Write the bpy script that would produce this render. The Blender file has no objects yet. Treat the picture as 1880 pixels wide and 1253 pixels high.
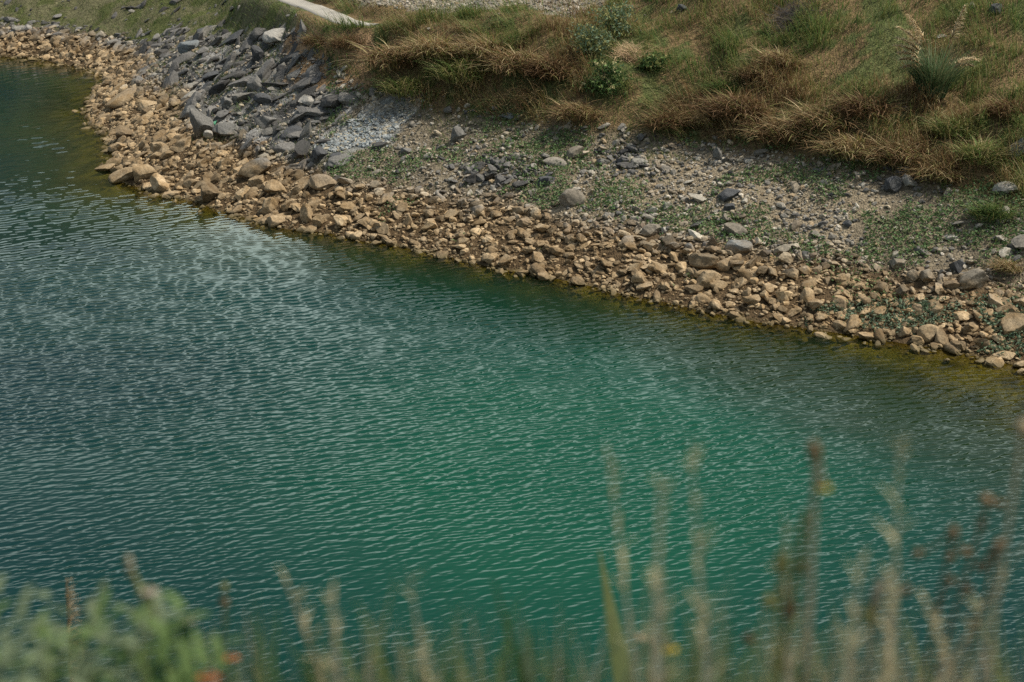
import bpy, math, random
import numpy as np
from mathutils import Vector, Matrix, Euler

random.seed(7)
RNG = np.random.default_rng(11)
SC = bpy.context.scene
COL = SC.collection

# ------------------------------------------------------------------ camera, sky, sun, exposure
CAM_H, PITCH, LENS = 15.0, math.radians(21.0), 50.0
FPX = LENS / 36.0 * 1880.0
cam_d = bpy.data.cameras.new("camera")
cam = bpy.data.objects.new("camera", cam_d)
COL.objects.link(cam)
cam.location = (0, 0, CAM_H)
cam.rotation_euler = (math.pi / 2 - PITCH, 0, 0)
cam_d.lens = LENS
cam_d.sensor_width = 36.0
cam_d.clip_start = 0.05
cam_d.clip_end = 3000
cam_d.dof.use_dof = True
cam_d.dof.focus_distance = 47.0
cam_d.dof.aperture_fstop = 2.8
SC.camera = cam

SUN_EL, SUN_AZ = math.radians(58), math.radians(84)     # azimuth measured clockwise from +Y
world = bpy.data.worlds.new("World")
SC.world = world
world.use_nodes = True
wn, wl = world.node_tree.nodes, world.node_tree.links
bg = wn["Background"]
sky = wn.new("ShaderNodeTexSky")
sky.sky_type = 'NISHITA'
sky.sun_disc = False
sky.sun_elevation = SUN_EL
sky.sun_rotation = SUN_AZ
sky.dust_density = 3.0
sky.air_density = 1.0
# thin bright cloud veil over the blue
wtc = wn.new("ShaderNodeTexCoord")
wno = wn.new("ShaderNodeTexNoise")
wno.inputs["Scale"].default_value = 1.6
wno.inputs["Detail"].default_value = 5
wra = wn.new("ShaderNodeMapRange")
wra.inputs[1].default_value = 0.35
wra.inputs[2].default_value = 0.65
wra.inputs[3].default_value = 0.25
wra.inputs[4].default_value = 0.85
wmx = wn.new("ShaderNodeMix")
wmx.data_type = 'RGBA'
wmx.inputs[7].default_value = (3.0, 3.4, 3.4, 1)
wl.new(wtc.outputs["Generated"], wno.inputs["Vector"])
wl.new(wno.outputs["Fac"], wra.inputs[0])
wl.new(wra.outputs[0], wmx.inputs[0])
wl.new(sky.outputs[0], wmx.inputs[6])
wdot = wn.new("ShaderNodeVectorMath")  # bright low band added to the sky for the ripples to reflect
wdot.operation = 'DOT_PRODUCT'
wdot.inputs[1].default_value = Vector((0.22, 0.91, 0.35)).normalized()
wl.new(wtc.outputs["Generated"], wdot.inputs[0])
wr2 = wn.new("ShaderNodeMapRange")
wr2.interpolation_type = 'SMOOTHSTEP'
wr2.inputs[1].default_value = 0.50
wr2.inputs[2].default_value = 0.95
wl.new(wdot.outputs["Value"], wr2.inputs[0])
wm3 = wn.new("ShaderNodeMix")
wm3.data_type = 'RGBA'
wm3.inputs[7].default_value = (12.8, 15.3, 14.3, 1)
wsep = wn.new("ShaderNodeSeparateXYZ")
wl.new(wtc.outputs["Generated"], wsep.inputs[0])
wr3 = wn.new("ShaderNodeMapRange")
wr3.interpolation_type = 'SMOOTHSTEP'
for i_, v_ in zip((1, 2, 3, 4), (0.31, 0.46, 1.0, 0.0)):
    wr3.inputs[i_].default_value = v_
wl.new(wsep.outputs["Z"], wr3.inputs[0])
wmu = wn.new("ShaderNodeMath")
wmu.operation = 'MULTIPLY'
wl.new(wr2.outputs[0], wmu.inputs[0])
wl.new(wr3.outputs[0], wmu.inputs[1])
wl.new(wmu.outputs[0], wm3.inputs[0])
wl.new(wmx.outputs[2], wm3.inputs[6])
wl.new(wm3.outputs[2], bg.inputs["Color"])
bg.inputs["Strength"].default_value = 0.12

sun_d = bpy.data.lights.new("sun", 'SUN')
sun_d.energy = 3.9
sun_d.angle = math.radians(0.7)
sun_d.color = (1.0, 0.93, 0.82)
sun = bpy.data.objects.new("sun", sun_d)
COL.objects.link(sun)
sdir = Vector((math.sin(SUN_AZ) * math.cos(SUN_EL), math.cos(SUN_AZ) * math.cos(SUN_EL), math.sin(SUN_EL)))
sun.rotation_euler = sdir.to_track_quat('Z', 'Y').to_euler()
sun.location = (40, 40, 80)

SC.view_settings.view_transform = 'Standard'
SC.view_settings.look = 'None'
SC.view_settings.exposure = 0.38
SC.view_settings.gamma = 1.0
SC.render.engine = 'CYCLES'
SC.cycles.max_bounces = 8
SC.cycles.transparent_max_bounces = 12
SC.cycles.use_denoising = False
SC.cycles.sample_clamp_indirect = 4.0
SC.cycles.sample_clamp_direct = 1.6

# ------------------------------------------------------------------ small maths
def smooth(a, b, x):
    t = np.clip((x - a) / (b - a), 0, 1)
    return t * t * (3 - 2 * t)

def _hash(ix, iy, s):
    h = (ix.astype(np.int64) * 374761393 + iy.astype(np.int64) * 668265263 + s * 2147483647) & 0xFFFFFFFF
    h = ((h ^ (h >> 13)) * 1274126177) & 0xFFFFFFFF
    h = h ^ (h >> 16)
    return (h & 0xFFFF) / 65535.0

def vnoise(x, y, s=0):
    ix, iy = np.floor(x), np.floor(y)
    fx, fy = x - ix, y - iy
    fx, fy = fx * fx * (3 - 2 * fx), fy * fy * (3 - 2 * fy)
    a, b = _hash(ix, iy, s), _hash(ix + 1, iy, s)
    c, d = _hash(ix, iy + 1, s), _hash(ix + 1, iy + 1, s)
    return (a * (1 - fx) + b * fx) * (1 - fy) + (c * (1 - fx) + d * fx) * fy

def fbm(x, y, s=0, o=4):
    v, a, t = 0.0, 0.5, 0.0
    x, y = np.asarray(x, float), np.asarray(y, float)
    for i in range(o):
        v = v + a * vnoise(x, y, s + i * 17)
        t += a
        a *= 0.5
        x, y = x * 2.03 + 11.3, y * 2.03 + 5.7
    return v / t

CT, ST = math.cos(PITCH), math.sin(PITCH)
def ray(px, py):
    a, b = (px - 940.0) / FPX, -(py - 626.5) / FPX
    v = np.array([a, CT + b * ST, -ST + b * CT])
    return v / np.linalg.norm(v)

def proj(x, y, z):
    """pixel of the photograph's 1880x1253 frame, and distance"""
    zz = z - CAM_H
    f = y * CT - zz * ST
    u = y * ST + zz * CT
    f = np.maximum(f, 1e-3)
    return 940 + FPX * x / f, 626.5 - FPX * u / f, f

def on_water(px, py):
    r = ray(px, py)
    t = -CAM_H / r[2]
    return r[0] * t, r[1] * t

# ------------------------------------------------------------------ shoreline and terrain
SHORE_PX = [(-700, 62), (-350, 80), (-120, 94), (0, 104), (60, 107), (130, 120), (186, 134), (194, 150), (172, 186), (164, 206), (180, 234), (206, 246),
            (200, 262), (212, 292), (214, 312), (222, 334), (262, 346), (300, 357), (360, 371), (400, 384), (480, 410), (530, 421), (600, 428),
            (650, 440), (700, 446), (760, 459), (820, 473), (900, 490), (1000, 509), (1080, 526), (1150, 543), (1230, 558),
            (1320, 577), (1400, 592), (1480, 604), (1540, 611), (1620, 625), (1700, 637), (1790, 653), (1880, 672), (2050, 708),
            (2300, 765), (2700, 850)]
SHORE = np.array([on_water(*p) for p in SHORE_PX])
LAND = np.vstack([SHORE, [[400, SHORE[-1, 1] - 30], [700, 900], [-900, 900], [SHORE[0, 0] - 500, SHORE[0, 1] + 60]]])

def sdf(x, y):
    """distance to the waterline: positive on land, negative out in the lake"""
    sh = np.shape(x)
    x, y = np.ravel(x).astype(float), np.ravel(y).astype(float)
    best = np.full(x.shape, 1e18)
    P = np.vstack([LAND[-1:], SHORE, LAND[len(SHORE):len(SHORE) + 1]])
    for (ax, ay), (bx, by) in zip(P[:-1], P[1:]):
        ex, ey = bx - ax, by - ay
        t = np.clip(((x - ax) * ex + (y - ay) * ey) / (ex * ex + ey * ey), 0, 1)
        best = np.minimum(best, (x - ax - t * ex) ** 2 + (y - ay - t * ey) ** 2)
    ins = np.zeros(x.shape, bool)
    n = len(LAND)
    for i in range(n):
        (ax, ay), (bx, by) = LAND[i], LAND[(i + 1) % n]
        c = ((ay > y) != (by > y)) & (x < (bx - ax) * (y - ay) / (by - ay + 1e-12) + ax)
        ins ^= c
    return (np.where(ins, 1, -1) * np.sqrt(best)).reshape(sh)

def inpoly(px, py, poly):
    ins = np.zeros(np.shape(px), bool)
    n = len(poly)
    for i in range(n):
        (ax, ay), (bx, by) = poly[i], poly[(i + 1) % n]
        ins ^= ((ay > py) != (by > py)) & (px < (bx - ax) * (py - ay) / (by - ay + 1e-12) + ax)
    return ins

# zone outlines on the hillside, read off the photograph and thrown onto the slope
Z_TUFT_A = [(545, 60), (600, 50), (690, 47), (800, 35), (900, 25), (1060, 55), (1085, 120), (1095, 190), (1060, 220), (960, 205), (850, 195), (760, 190), (690, 170), (610, 130)]
Z_TUFT_B = [(1120, 195), (1250, 180), (1310, 140), (1480, 140), (1640, 150), (1960, 180), (1960, 350), (1750, 348), (1690, 335), (1620, 305), (1500, 290), (1400, 280), (1280, 262), (1180, 245)]
Z_TUFT_C = [(1330, 70), (1420, 60), (1500, 0), (1560, 10), (1500, 90), (1420, 150), (1330, 130)]
Z_SCREE = [(575, 285), (600, 262), (665, 205), (715, 180), (778, 172), (765, 200), (735, 230), (720, 262), (650, 285)]
Z_TERR = [(640, 0), (700, 12), (760, 22), (870, 18), (960, 12), (1050, 30), (1110, 10), (1130, -40), (600, -60)]
Z_COVER = [(1585, 395), (1650, 370), (1700, 345), (1960, 370), (1960, 500), (1800, 490), (1700, 470), (1590, 460)]
Z_LOWCOV = [(1470, 570), (1560, 560), (1660, 555), (1760, 545), (1960, 560), (1960, 720), (1880, 700), (1790, 645), (1700, 622), (1600, 612), (1480, 600)]
Z_PALE = [(1150, 290), (1420, 285), (1560, 310), (1640, 380), (1570, 400), (1580, 470), (1500, 505), (1350, 490), (1250, 455), (1120, 430), (1000, 400), (1050, 330)]
Z_OUTC = [(300, 150), (350, 75), (470, 55), (545, 75), (600, 140), (650, 180), (640, 250), (590, 300), (480, 290), (400, 240), (340, 200)]
Z_PATH = [(480, -20), (545, -20), (600, 8), (645, 28), (710, 38), (710, 50), (640, 49), (590, 42), (550, 22), (515, 5)]
VEG_X = [-200, 0, 150, 260, 320, 450, 540, 570, 640, 690, 760, 800, 900, 1050, 1150, 1280, 1400, 1550, 1680, 1750, 1880, 2200]
VEG_Y = [40, 45, 62, 92, 70, 78, 55, 100, 150, 175, 182, 205, 212, 238, 250, 265, 280, 298, 330, 345, 372, 420]

def base_height(x, y, d):
    lf = np.interp(d, [-14, -6, 0, 7, 10.2, 12, 17, 30, 90, 400], [-3.5, -2.4, 0, 3.15, 5.9, 6.25, 6.5, 7.6, 14, 45])
    rt = np.interp(d, [-14, -6, 0, 8, 12, 16, 20, 40, 100, 400], [-3.5, -2.4, 0, 3.25, 5.3, 6.9, 8.5, 10.5, 17, 50])
    lf = lf + 21 * smooth(-8, -42, x) * smooth(97, 135, y)  # unseen far-left hill, height shaped to darken what the water reflects
    w = smooth(1.0, 8.0, x - 0.12 * (y - 55))
    h = lf * (1 - w) + rt * w
    shelf = np.interp(x, [-30, -14, -8, 3, 9, 15, 40], [2.4, 2.2, 1.3, 1.3, 2.2, 6.0, 7.0])
    dd = np.maximum(-d, 0)
    bed = -0.62 * np.minimum(dd / shelf, 1) - 0.75 * np.maximum(dd - shelf, 0)
    return np.where(d < 0, np.maximum(bed, -4.0), h)

def near_height(x, y):
    return 13.2 - 1.28 * np.maximum(0, y - 1.75) + 0.25 * (fbm(x * 0.6, y * 0.6, 5, 3) - 0.5) * smooth(1.5, 4, y)

def height_raw(x, y):
    x, y = np.asarray(x, float), np.asarray(y, float)
    d = sdf(x, y)
    h0 = base_height(x, y, d)
    px, py, f = proj(x, y, h0)
    land = smooth(0.2, 3, d)
    vb = np.interp(px, VEG_X, VEG_Y)
    tuft = (inpoly(px, py, Z_TUFT_A) | inpoly(px, py, Z_TUFT_B)) & (y > 20)
    n1 = fbm(x * 0.35, y * 0.35, 1, 4) - 0.5
    n2 = fbm(x * 1.3, y * 1.3, 2, 3) - 0.5
    n3 = 1 - 2 * np.abs(fbm(x * 0.5 + 3, y * 0.5, 3, 3) - 0.5)
    land = land * (1 - 0.92 * smooth(62, 44, py) * smooth(460, 510, px) * smooth(900, 760, px))
    h = h0 + land * (0.7 * n1 + 0.22 * n2) + (1 - land) * 0.12 * n2
    veg = smooth(15, -40, py - vb) * smooth(2.5, 6, d) * (1 - smooth(58, 44, py) * smooth(460, 510, px) * smooth(900, 760, px))
    h = h + veg * 0.55 * (n3 - 0.6)
    oc = inpoly(px, py, Z_OUTC) & (y > 20)
    u_, v_ = x * 0.86 + y * 0.5, -x * 0.5 + y * 0.86
    rg = np.abs(fbm(u_ * 0.9, v_ * 2.2, 9, 4) - 0.5) * 2
    h = h + oc * (0.42 - 1.5 * np.minimum(rg, 0.4))
    return np.where(y < 25, np.maximum(h, near_height(x, y)), h), d

GX0, GX1, GY0, GY1, GS = -50.0, 34.0, 28.0, 108.0, 0.2
_gx = np.arange(GX0, GX1, GS)
_gy = np.arange(GY0, GY1, GS)
_GX, _GY = np.meshgrid(_gx, _gy)
_GH, _GD = height_raw(_GX, _GY)

# soften the hard zone edges of the bumps
for _ in range(2):
    _GH[1:-1, 1:-1] = (_GH[1:-1, 1:-1] * 4 + _GH[:-2, 1:-1] + _GH[2:, 1:-1] + _GH[1:-1, :-2] + _GH[1:-1, 2:]) / 8

def _bil(A, x, y):
    fx = np.clip((np.asarray(x, float) - GX0) / GS, 0, len(_gx) - 1.001)
    fy = np.clip((np.asarray(y, float) - GY0) / GS, 0, len(_gy) - 1.001)
    ix, iy = fx.astype(int), fy.astype(int)
    tx, ty = fx - ix, fy - iy
    return (A[iy, ix] * (1 - tx) + A[iy, ix + 1] * tx) * (1 - ty) + (A[iy + 1, ix] * (1 - tx) + A[iy + 1, ix + 1] * tx) * ty

def H(x, y):
    return _bil(_GH, x, y)

def D(x, y):
    return _bil(_GD, x, y)

def at(px, py):
    """the point of the far bank (or the water) seen along a pixel's ray"""
    r = ray(px, py)
    t = np.arange(30, 125, 0.04)
    X, Y, Z = r[0] * t, r[1] * t, CAM_H + r[2] * t
    g = np.maximum(H(X, Y), 0.0)
    k = np.argmax(Z < g)
    if k == 0:
        k = len(t) - 1
    return Vector((float(X[k]), float(Y[k]), float(g[k]))), float(t[k])

def path_line():
    pts = [at(*p)[0] for p in ((692, 43), (662, 41), (632, 33), (600, 22), (570, 12), (545, 4), (525, -4))]
    dirv = Vector((-0.35, 0.94, 0.0))
    pts += [pts[-1] + dirv * 3, pts[-1] + dirv * 9]
    P = []
    for i in range(len(pts) - 1):
        for k in range(6):
            P.append(pts[i].lerp(pts[i + 1], k / 6))
    zc = np.array([float(np.mean([H(p.x + a1, p.y + a2) for a1 in (-.7, -.35, 0, .35, .7) for a2 in (-.7, -.35, 0, .35, .7)])) for p in P])
    for _ in range(12):
        zc[1:-1] = (zc[:-2] + 2 * zc[1:-1] + zc[2:]) / 4
    return P, zc

PATH_P, PATH_Z = path_line()
_pd, _pz = np.full(_GH.shape, 1e9), np.zeros(_GH.shape)
for p_, z_ in zip(PATH_P, PATH_Z):
    dd_ = (_GX - p_.x) ** 2 + (_GY - p_.y) ** 2
    _pz = np.where(dd_ < _pd, z_, _pz)
    _pd = np.minimum(_pd, dd_)
_w = smooth(1.9, 0.9, np.sqrt(_pd))
_GH = _GH * (1 - _w) + (_pz - 0.02) * _w

def path_mesh():
    P, zc = PATH_P, PATH_Z
    V, q = [], []
    W_ = (-0.58, -0.54, -0.25, 0, 0.25, 0.54, 0.58)
    for i, p in enumerate(P):
        a, b_ = P[max(i - 3, 0)], P[min(i + 3, len(P) - 1)]
        t = Vector((b_.x - a.x, b_.y - a.y, 0)).normalized()
        s = Vector((-t.y, t.x, 0))
        ed = 0.03 * (vnoise(np.array(i * 0.5), np.array(3.3)) - 0.5)
        for j, w in enumerate(W_):
            e = p + s * (w * min(1, 0.3 + i / 14) + float(ed))
            V.append((e.x, e.y, zc[i] + 0.025 - (0.10 if j in (0, 6) else 0)))
        if i:
            for j in range(6):
                q.append((7 * i - 7 + j, 7 * i - 6 + j, 7 * i + 1 + j, 7 * i + j))
    m, n, l, b = new_mat("pale_concrete")
    geo = n.new("ShaderNodeNewGeometry")
    c = mix(n, l, noise_node(n, l, geo.outputs["Position"], 3, 6).outputs["Fac"], (0.23, 0.21, 0.175), (0.37, 0.345, 0.295))
    l.new(c, b.inputs["Base Color"])
    b.inputs["Roughness"].default_value = 0.9
    return mesh_from("path", V, q, mat=m, smooth_shade=True)
def slope_n(x, y):
    e = 0.3
    hx = (H(x + e, y) - H(x - e, y)) / (2 * e)
    hy = (H(x, y + e) - H(x, y - e)) / (2 * e)
    return hx, hy

# ------------------------------------------------------------------ materials
def new_mat(name):
    m = bpy.data.materials.new(name)
    m.use_nodes = True
    nt = m.node_tree
    return m, nt.nodes, nt.links, nt.nodes["Principled BSDF"]

def noise_node(n, l, vec, scale, detail=4, rough=0.55):
    t = n.new("ShaderNodeTexNoise")
    t.inputs["Scale"].default_value = scale
    t.inputs["Detail"].default_value = detail
    t.inputs["Roughness"].default_value = rough
    if vec is not None:
        l.new(vec, t.inputs["Vector"])
    return t

def maprange(n, l, src, a, b, c, d):
    r = n.new("ShaderNodeMapRange")
    for i, v in zip((1, 2, 3, 4), (a, b, c, d)):
        r.inputs[i].default_value = v
    l.new(src, r.inputs[0])
    return r.outputs[0]

def mix(n, l, fac, a, b, mode='MIX'):
    m = n.new("ShaderNodeMix")
    m.data_type = 'RGBA'
    m.blend_type = mode
    for sock, v in ((m.inputs[0], fac), (m.inputs[6], a), (m.inputs[7], b)):
        if isinstance(v, (int, float)):
            sock.default_value = v
        elif isinstance(v, tuple):
            sock.default_value = (*v, 1)
        else:
            l.new(v, sock)
    return m.outputs[2]

def math_node(n, l, op, a, b=0.0):
    m = n.new("ShaderNodeMath")
    m.operation = op
    for s, v in zip(m.inputs, (a, b)):
        if isinstance(v, (int, float)):
            s.default_value = v
        else:
            l.new(v, s)
    return m.outputs[0]

def rock_material(name, per_object):
    """grey limestone that wears a tan coat of silt below the old high-water line"""
    m, n, l, b = new_mat(name)
    geo = n.new("ShaderNodeNewGeometry")
    pos = geo.outputs["Position"]
    if per_object:
        oi = n.new("ShaderNodeObjectInfo")
        own = oi.outputs["Color"]
    else:
        at_ = n.new("ShaderNodeAttribute")
        at_.attribute_name = "col"
        own = at_.outputs["Color"]
    big = noise_node(n, l, pos, 2.2, 5, 0.6)
    fine = noise_node(n, l, pos, 14, 6, 0.65)
    sep = n.new("ShaderNodeSeparateXYZ")
    l.new(pos, sep.inputs[0])
    wob = noise_node(n, l, pos, 0.45, 3)
    z = math_node(n, l, 'ADD', sep.outputs["Z"], maprange(n, l, wob.outputs["Fac"], 0.3, 0.7, -0.25, 0.25))
    z = math_node(n, l, 'ADD', z, maprange(n, l, big.outputs["Fac"], 0.3, 0.7, -0.15, 0.15))
    z = math_node(n, l, 'ADD', z, math_node(n, l, 'MAXIMUM', maprange(n, l, sep.outputs["X"], -14, -6, -0.5, 0.0), maprange(n, l, sep.outputs["X"], -22, -16, 0.1, -0.5)))
    silt = maprange(n, l, z, 0.95, 1.45, 1.0, 0.0)
    lum = n.new("ShaderNodeRGBToBW")
    l.new(own, lum.inputs[0])
    tone = maprange(n, l, lum.outputs[0], 0.06, 0.34, 0.5, 1.38)
    tan = mix(n, l, maprange(n, l, big.outputs["Fac"], 0.35, 0.7, 0, 1), (0.235, 0.155, 0.072), (0.40, 0.305, 0.185))
    tan = mix(n, l, 1.0, tan, tone, 'MULTIPLY')
    base = mix(n, l, math_node(n, l, 'MULTIPLY', silt, 0.93), own, tan)
    base = mix(n, l, 1.0, base, maprange(n, l, fine.outputs["Fac"], 0.28, 0.72, 0.5, 1.4), 'MULTIPLY')
    # wet, algae-stained skin right at the water
    wet = maprange(n, l, sep.outputs["Z"], 0.02, 0.16, 1.0, 0.0)
    base = mix(n, l, math_node(n, l, 'MULTIPLY', wet, 0.75), base, (0.085, 0.068, 0.02))
    l.new(base, b.inputs["Base Color"])
    l.new(maprange(n, l, wet, 0, 1, 0.88, 0.5), b.inputs["Roughness"])
    b.inputs["Specular IOR Level"].default_value = 0.25
    bp = n.new("ShaderNodeBump")
    bp.inputs["Strength"].default_value = 0.7
    bp.inputs["Distance"].default_value = 0.05
    crack = noise_node(n, l, pos, 7, 8, 0.7)
    l.new(crack.outputs["Fac"], bp.inputs["Height"])
    l.new(bp.outputs[0], b.inputs["Normal"])
    return m

def leaf_material(name, attr=True, col=(0.1, 0.14, 0.05), trans=0.3):
    m, n, l, b = new_mat(name)
    if attr:
        a = n.new("ShaderNodeAttribute")
        a.attribute_name = "col"
        c = a.outputs["Color"]
    else:
        geo = n.new("ShaderNodeNewGeometry")
        nz = noise_node(n, l, geo.outputs["Position"], 40, 3)
        c = mix(n, l, nz.outputs["Fac"], tuple(v * 0.7 for v in col), tuple(v * 1.3 for v in col))
    l.new(c, b.inputs["Base Color"])
    b.inputs["Roughness"].default_value = 0.65
    b.inputs["Specular IOR Level"].default_value = 0.2
    t = n.new("ShaderNodeBsdfTranslucent")
    l.new(c, t.inputs["Color"])
    ms = n.new("ShaderNodeMixShader")
    ms.inputs[0].default_value = trans
    l.new(b.outputs[0], ms.inputs[1])
    l.new(t.outputs[0], ms.inputs[2])
    l.new(ms.outputs[0], n["Material Output"].inputs["Surface"])
    return m

def ground_material():
    m, n, l, b = new_mat("bank_soil")
    geo = n.new("ShaderNodeNewGeometry")
    pos = geo.outputs["Position"]
    a = n.new("ShaderNodeAttribute")
    a.attribute_name = "col"
    vo = n.new("ShaderNodeTexVoronoi")
    vo.inputs["Scale"].default_value = 13
    l.new(pos, vo.inputs["Vector"])
    peb = n.new("ShaderNodeSeparateColor")
    l.new(vo.outputs["Color"], peb.inputs[0])
    nz = noise_node(n, l, pos, 4.5, 6, 0.65)
    c = mix(n, l, 1.0, a.outputs["Color"], maprange(n, l, peb.outputs[0], 0, 1, 0.6, 1.35), 'MULTIPLY')
    c = mix(n, l, 1.0, c, maprange(n, l, nz.outputs["Fac"], 0.3, 0.7, 0.7, 1.25), 'MULTIPLY')
    l.new(c, b.inputs["Base Color"])
    b.inputs["Roughness"].default_value = 0.95
    b.inputs["Specular IOR Level"].default_value = 0.1
    bp = n.new("ShaderNodeBump")
    bp.inputs["Strength"].default_value = 0.8
    bp.inputs["Distance"].default_value = 0.05
    l.new(maprange(n, l, vo.outputs["Distance"], 0, 0.6, 1, 0), bp.inputs["Height"])
    l.new(bp.outputs[0], b.inputs["Normal"])
    return m

def water_material():
    m, n, l, b = new_mat("lake_water")
    n.remove(b)
    geo = n.new("ShaderNodeNewGeometry")
    pos = geo.outputs["Position"]
    a_sh = n.new("ShaderNodeAttribute"); a_sh.attribute_name = "shallow"
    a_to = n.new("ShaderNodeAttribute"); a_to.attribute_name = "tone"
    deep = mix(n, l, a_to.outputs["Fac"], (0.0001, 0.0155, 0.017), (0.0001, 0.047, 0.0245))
    a_ed = n.new("ShaderNodeAttribute"); a_ed.attribute_name = "slope"  # bank's dark reflection painted into the near-shore colour, with the submerged slope
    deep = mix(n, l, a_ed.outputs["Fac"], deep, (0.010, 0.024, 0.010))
    df = n.new("ShaderNodeBsdfDiffuse")
    l.new(deep, df.inputs["Color"])
    tr = n.new("ShaderNodeBsdfTransparent")
    tr.inputs["Color"].default_value = (0.74, 0.71, 0.36, 1)
    ms = n.new("ShaderNodeMixShader")
    l.new(a_sh.outputs["Fac"], ms.inputs[0])
    l.new(df.outputs[0], ms.inputs[1])
    l.new(tr.outputs[0], ms.inputs[2])
    fr = n.new("ShaderNodeFresnel")
    fr.inputs["IOR"].default_value = 1.33
    gl = n.new("ShaderNodeBsdfGlossy")
    gl.inputs["Roughness"].default_value = 0.035
    ms2 = n.new("ShaderNodeMixShader")
    l.new(fr.outputs[0], ms2.inputs[0])
    l.new(ms.outputs[0], ms2.inputs[1])
    l.new(gl.outputs[0], ms2.inputs[2])
    l.new(ms2.outputs[0], n["Material Output"].inputs["Surface"])
    return m

M_ROCK = rock_material("limestone", True)
M_STONE = rock_material("loose_stone", False)
M_GRASS = leaf_material("grass_blades", True, trans=0.25)
M_SOIL = ground_material()
M_WATER = water_material()

# ------------------------------------------------------------------ mesh helpers
def mesh_from(name, V, quads=None, tris=None, mat=None, col=None, smooth_shade=False):
    me = bpy.data.meshes.new(name)
    V = np.asarray(V, np.float32)
    nq = 0 if quads is None else len(quads)
    ntr = 0 if tris is None else len(tris)
    me.vertices.add(len(V))
    me.vertices.foreach_set("co", V.ravel())
    idx = []
    if nq:
        idx.append(np.asarray(quads, np.int32).ravel())
    if ntr:
        idx.append(np.asarray(tris, np.int32).ravel())
    idx = np.concatenate(idx)
    me.loops.add(len(idx))
    me.loops.foreach_set("vertex_index", idx)
    start = np.concatenate([np.arange(nq) * 4, nq * 4 + np.arange(ntr) * 3]).astype(np.int32)
    me.polygons.add(nq + ntr)
    me.polygons.foreach_set("loop_start", start)
    me.polygons.foreach_set("use_smooth", np.full(nq + ntr, smooth_shade))
    me.update(calc_edges=True)
    if col is not None:
        a = me.color_attributes.new("col", 'FLOAT_COLOR', 'POINT')
        c4 = np.ones((len(V), 4), np.float32)
        c4[:, :3] = col
        a.data.foreach_set("color", c4.ravel())
    if mat:
        me.materials.append(mat)
    return me

def link(name, me, parent=None):
    o = bpy.data.objects.new(name, me)
    COL.objects.link(o)
    if parent is not None:
        o.parent = parent
    return o

def tag(o, label=None, cat=None, group=None, kind=None):
    if label: o["label"] = label
    if cat: o["category"] = cat
    if group: o["group"] = group
    if kind: o["kind"] = kind
    return o

def blades(P, L, W, az, p0, p1, col, segs=3, tipcol=1.0):
    """curved tapering blades: root, length, width, heading, start and end lean from the vertical"""
    n = len(P)
    V = np.zeros((n, 2 * segs + 1, 3))
    C = np.zeros((n, 2 * segs + 1, 3))
    dx, dy = np.cos(az), np.sin(az)
    tw = az + np.pi / 2 + RNG.normal(0, 0.5, n)
    sx, sy = np.cos(tw), np.sin(tw)
    cur = np.array(P, float)
    for k in range(segs + 1):
        t = k / segs
        w = W * (1 - t) ** 0.7 * 0.5
        if k < segs:
            V[:, 2 * k] = cur - np.stack([sx * w, sy * w, 0 * w], 1)
            V[:, 2 * k + 1] = cur + np.stack([sx * w, sy * w, 0 * w], 1)
            C[:, 2 * k] = C[:, 2 * k + 1] = col
            ph = p0 + (p1 - p0) * (k + 0.5) / segs
            st = L / segs
            cur = cur + np.stack([dx * np.sin(ph) * st, dy * np.sin(ph) * st, np.cos(ph) * st], 1)
        else:
            V[:, 2 * k] = cur
            C[:, 2 * k] = np.clip(np.asarray(col) * tipcol, 0, 1)
    o = (np.arange(n) * (2 * segs + 1))[:, None]
    q = []
    for k in range(segs - 1):
        q.append(o + np.array([[2 * k, 2 * k + 1, 2 * k + 3, 2 * k + 2]]))
    quads = np.concatenate(q) if q else np.zeros((0, 4), int)
    tris = o + np.array([[2 * segs - 2, 2 * segs - 1, 2 * segs]])
    return V.reshape(-1, 3), quads, tris, C.reshape(-1, 3)

def leaves(P, S, col, up=0.5, elong=1.7):
    """small diamond leaves, random lie"""
    n = len(P)
    a = RNG.normal(size=(n, 3)); a[:, 2] *= up
    a /= np.linalg.norm(a, axis=1)[:, None]
    b = RNG.normal(size=(n, 3))
    b -= a * np.sum(a * b, 1)[:, None]
    b /= np.linalg.norm(b, axis=1)[:, None]
    S = np.asarray(S)[:, None]
    c = np.cross(a, b)
    V = np.stack([P - a * S * elong / 2, P + b * S / 2 + c * S * 0.12, P + a * S * elong / 2, P - b * S / 2 + c * S * 0.12], 1)
    q = (np.arange(n) * 4)[:, None] + np.array([[0, 1, 2, 3]])
    return V.reshape(-1, 3), q, np.repeat(col, 4, axis=0)

def pick(pal, n, w=None):
    pal = np.array(pal)
    c = pal[RNG.choice(len(pal), n, p=None if w is None else np.array(w) / np.sum(w))]
    return c * RNG.uniform(0.75, 1.25, (n, 1))

# ------------------------------------------------------------------ ground
BROWN, DKBROWN, STRAW, OLIVE = (0.265, 0.17, 0.085), (0.15, 0.09, 0.047), (0.46, 0.37, 0.20), (0.23, 0.225, 0.08)
GREEN, DKGREEN, BLUGREEN = (0.135, 0.21, 0.062), (0.035, 0.075, 0.024), (0.13, 0.19, 0.12)

def SOFF(x):
    return 0.5 * smooth(-6, -14, x) * smooth(-22, -16, x)

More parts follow.
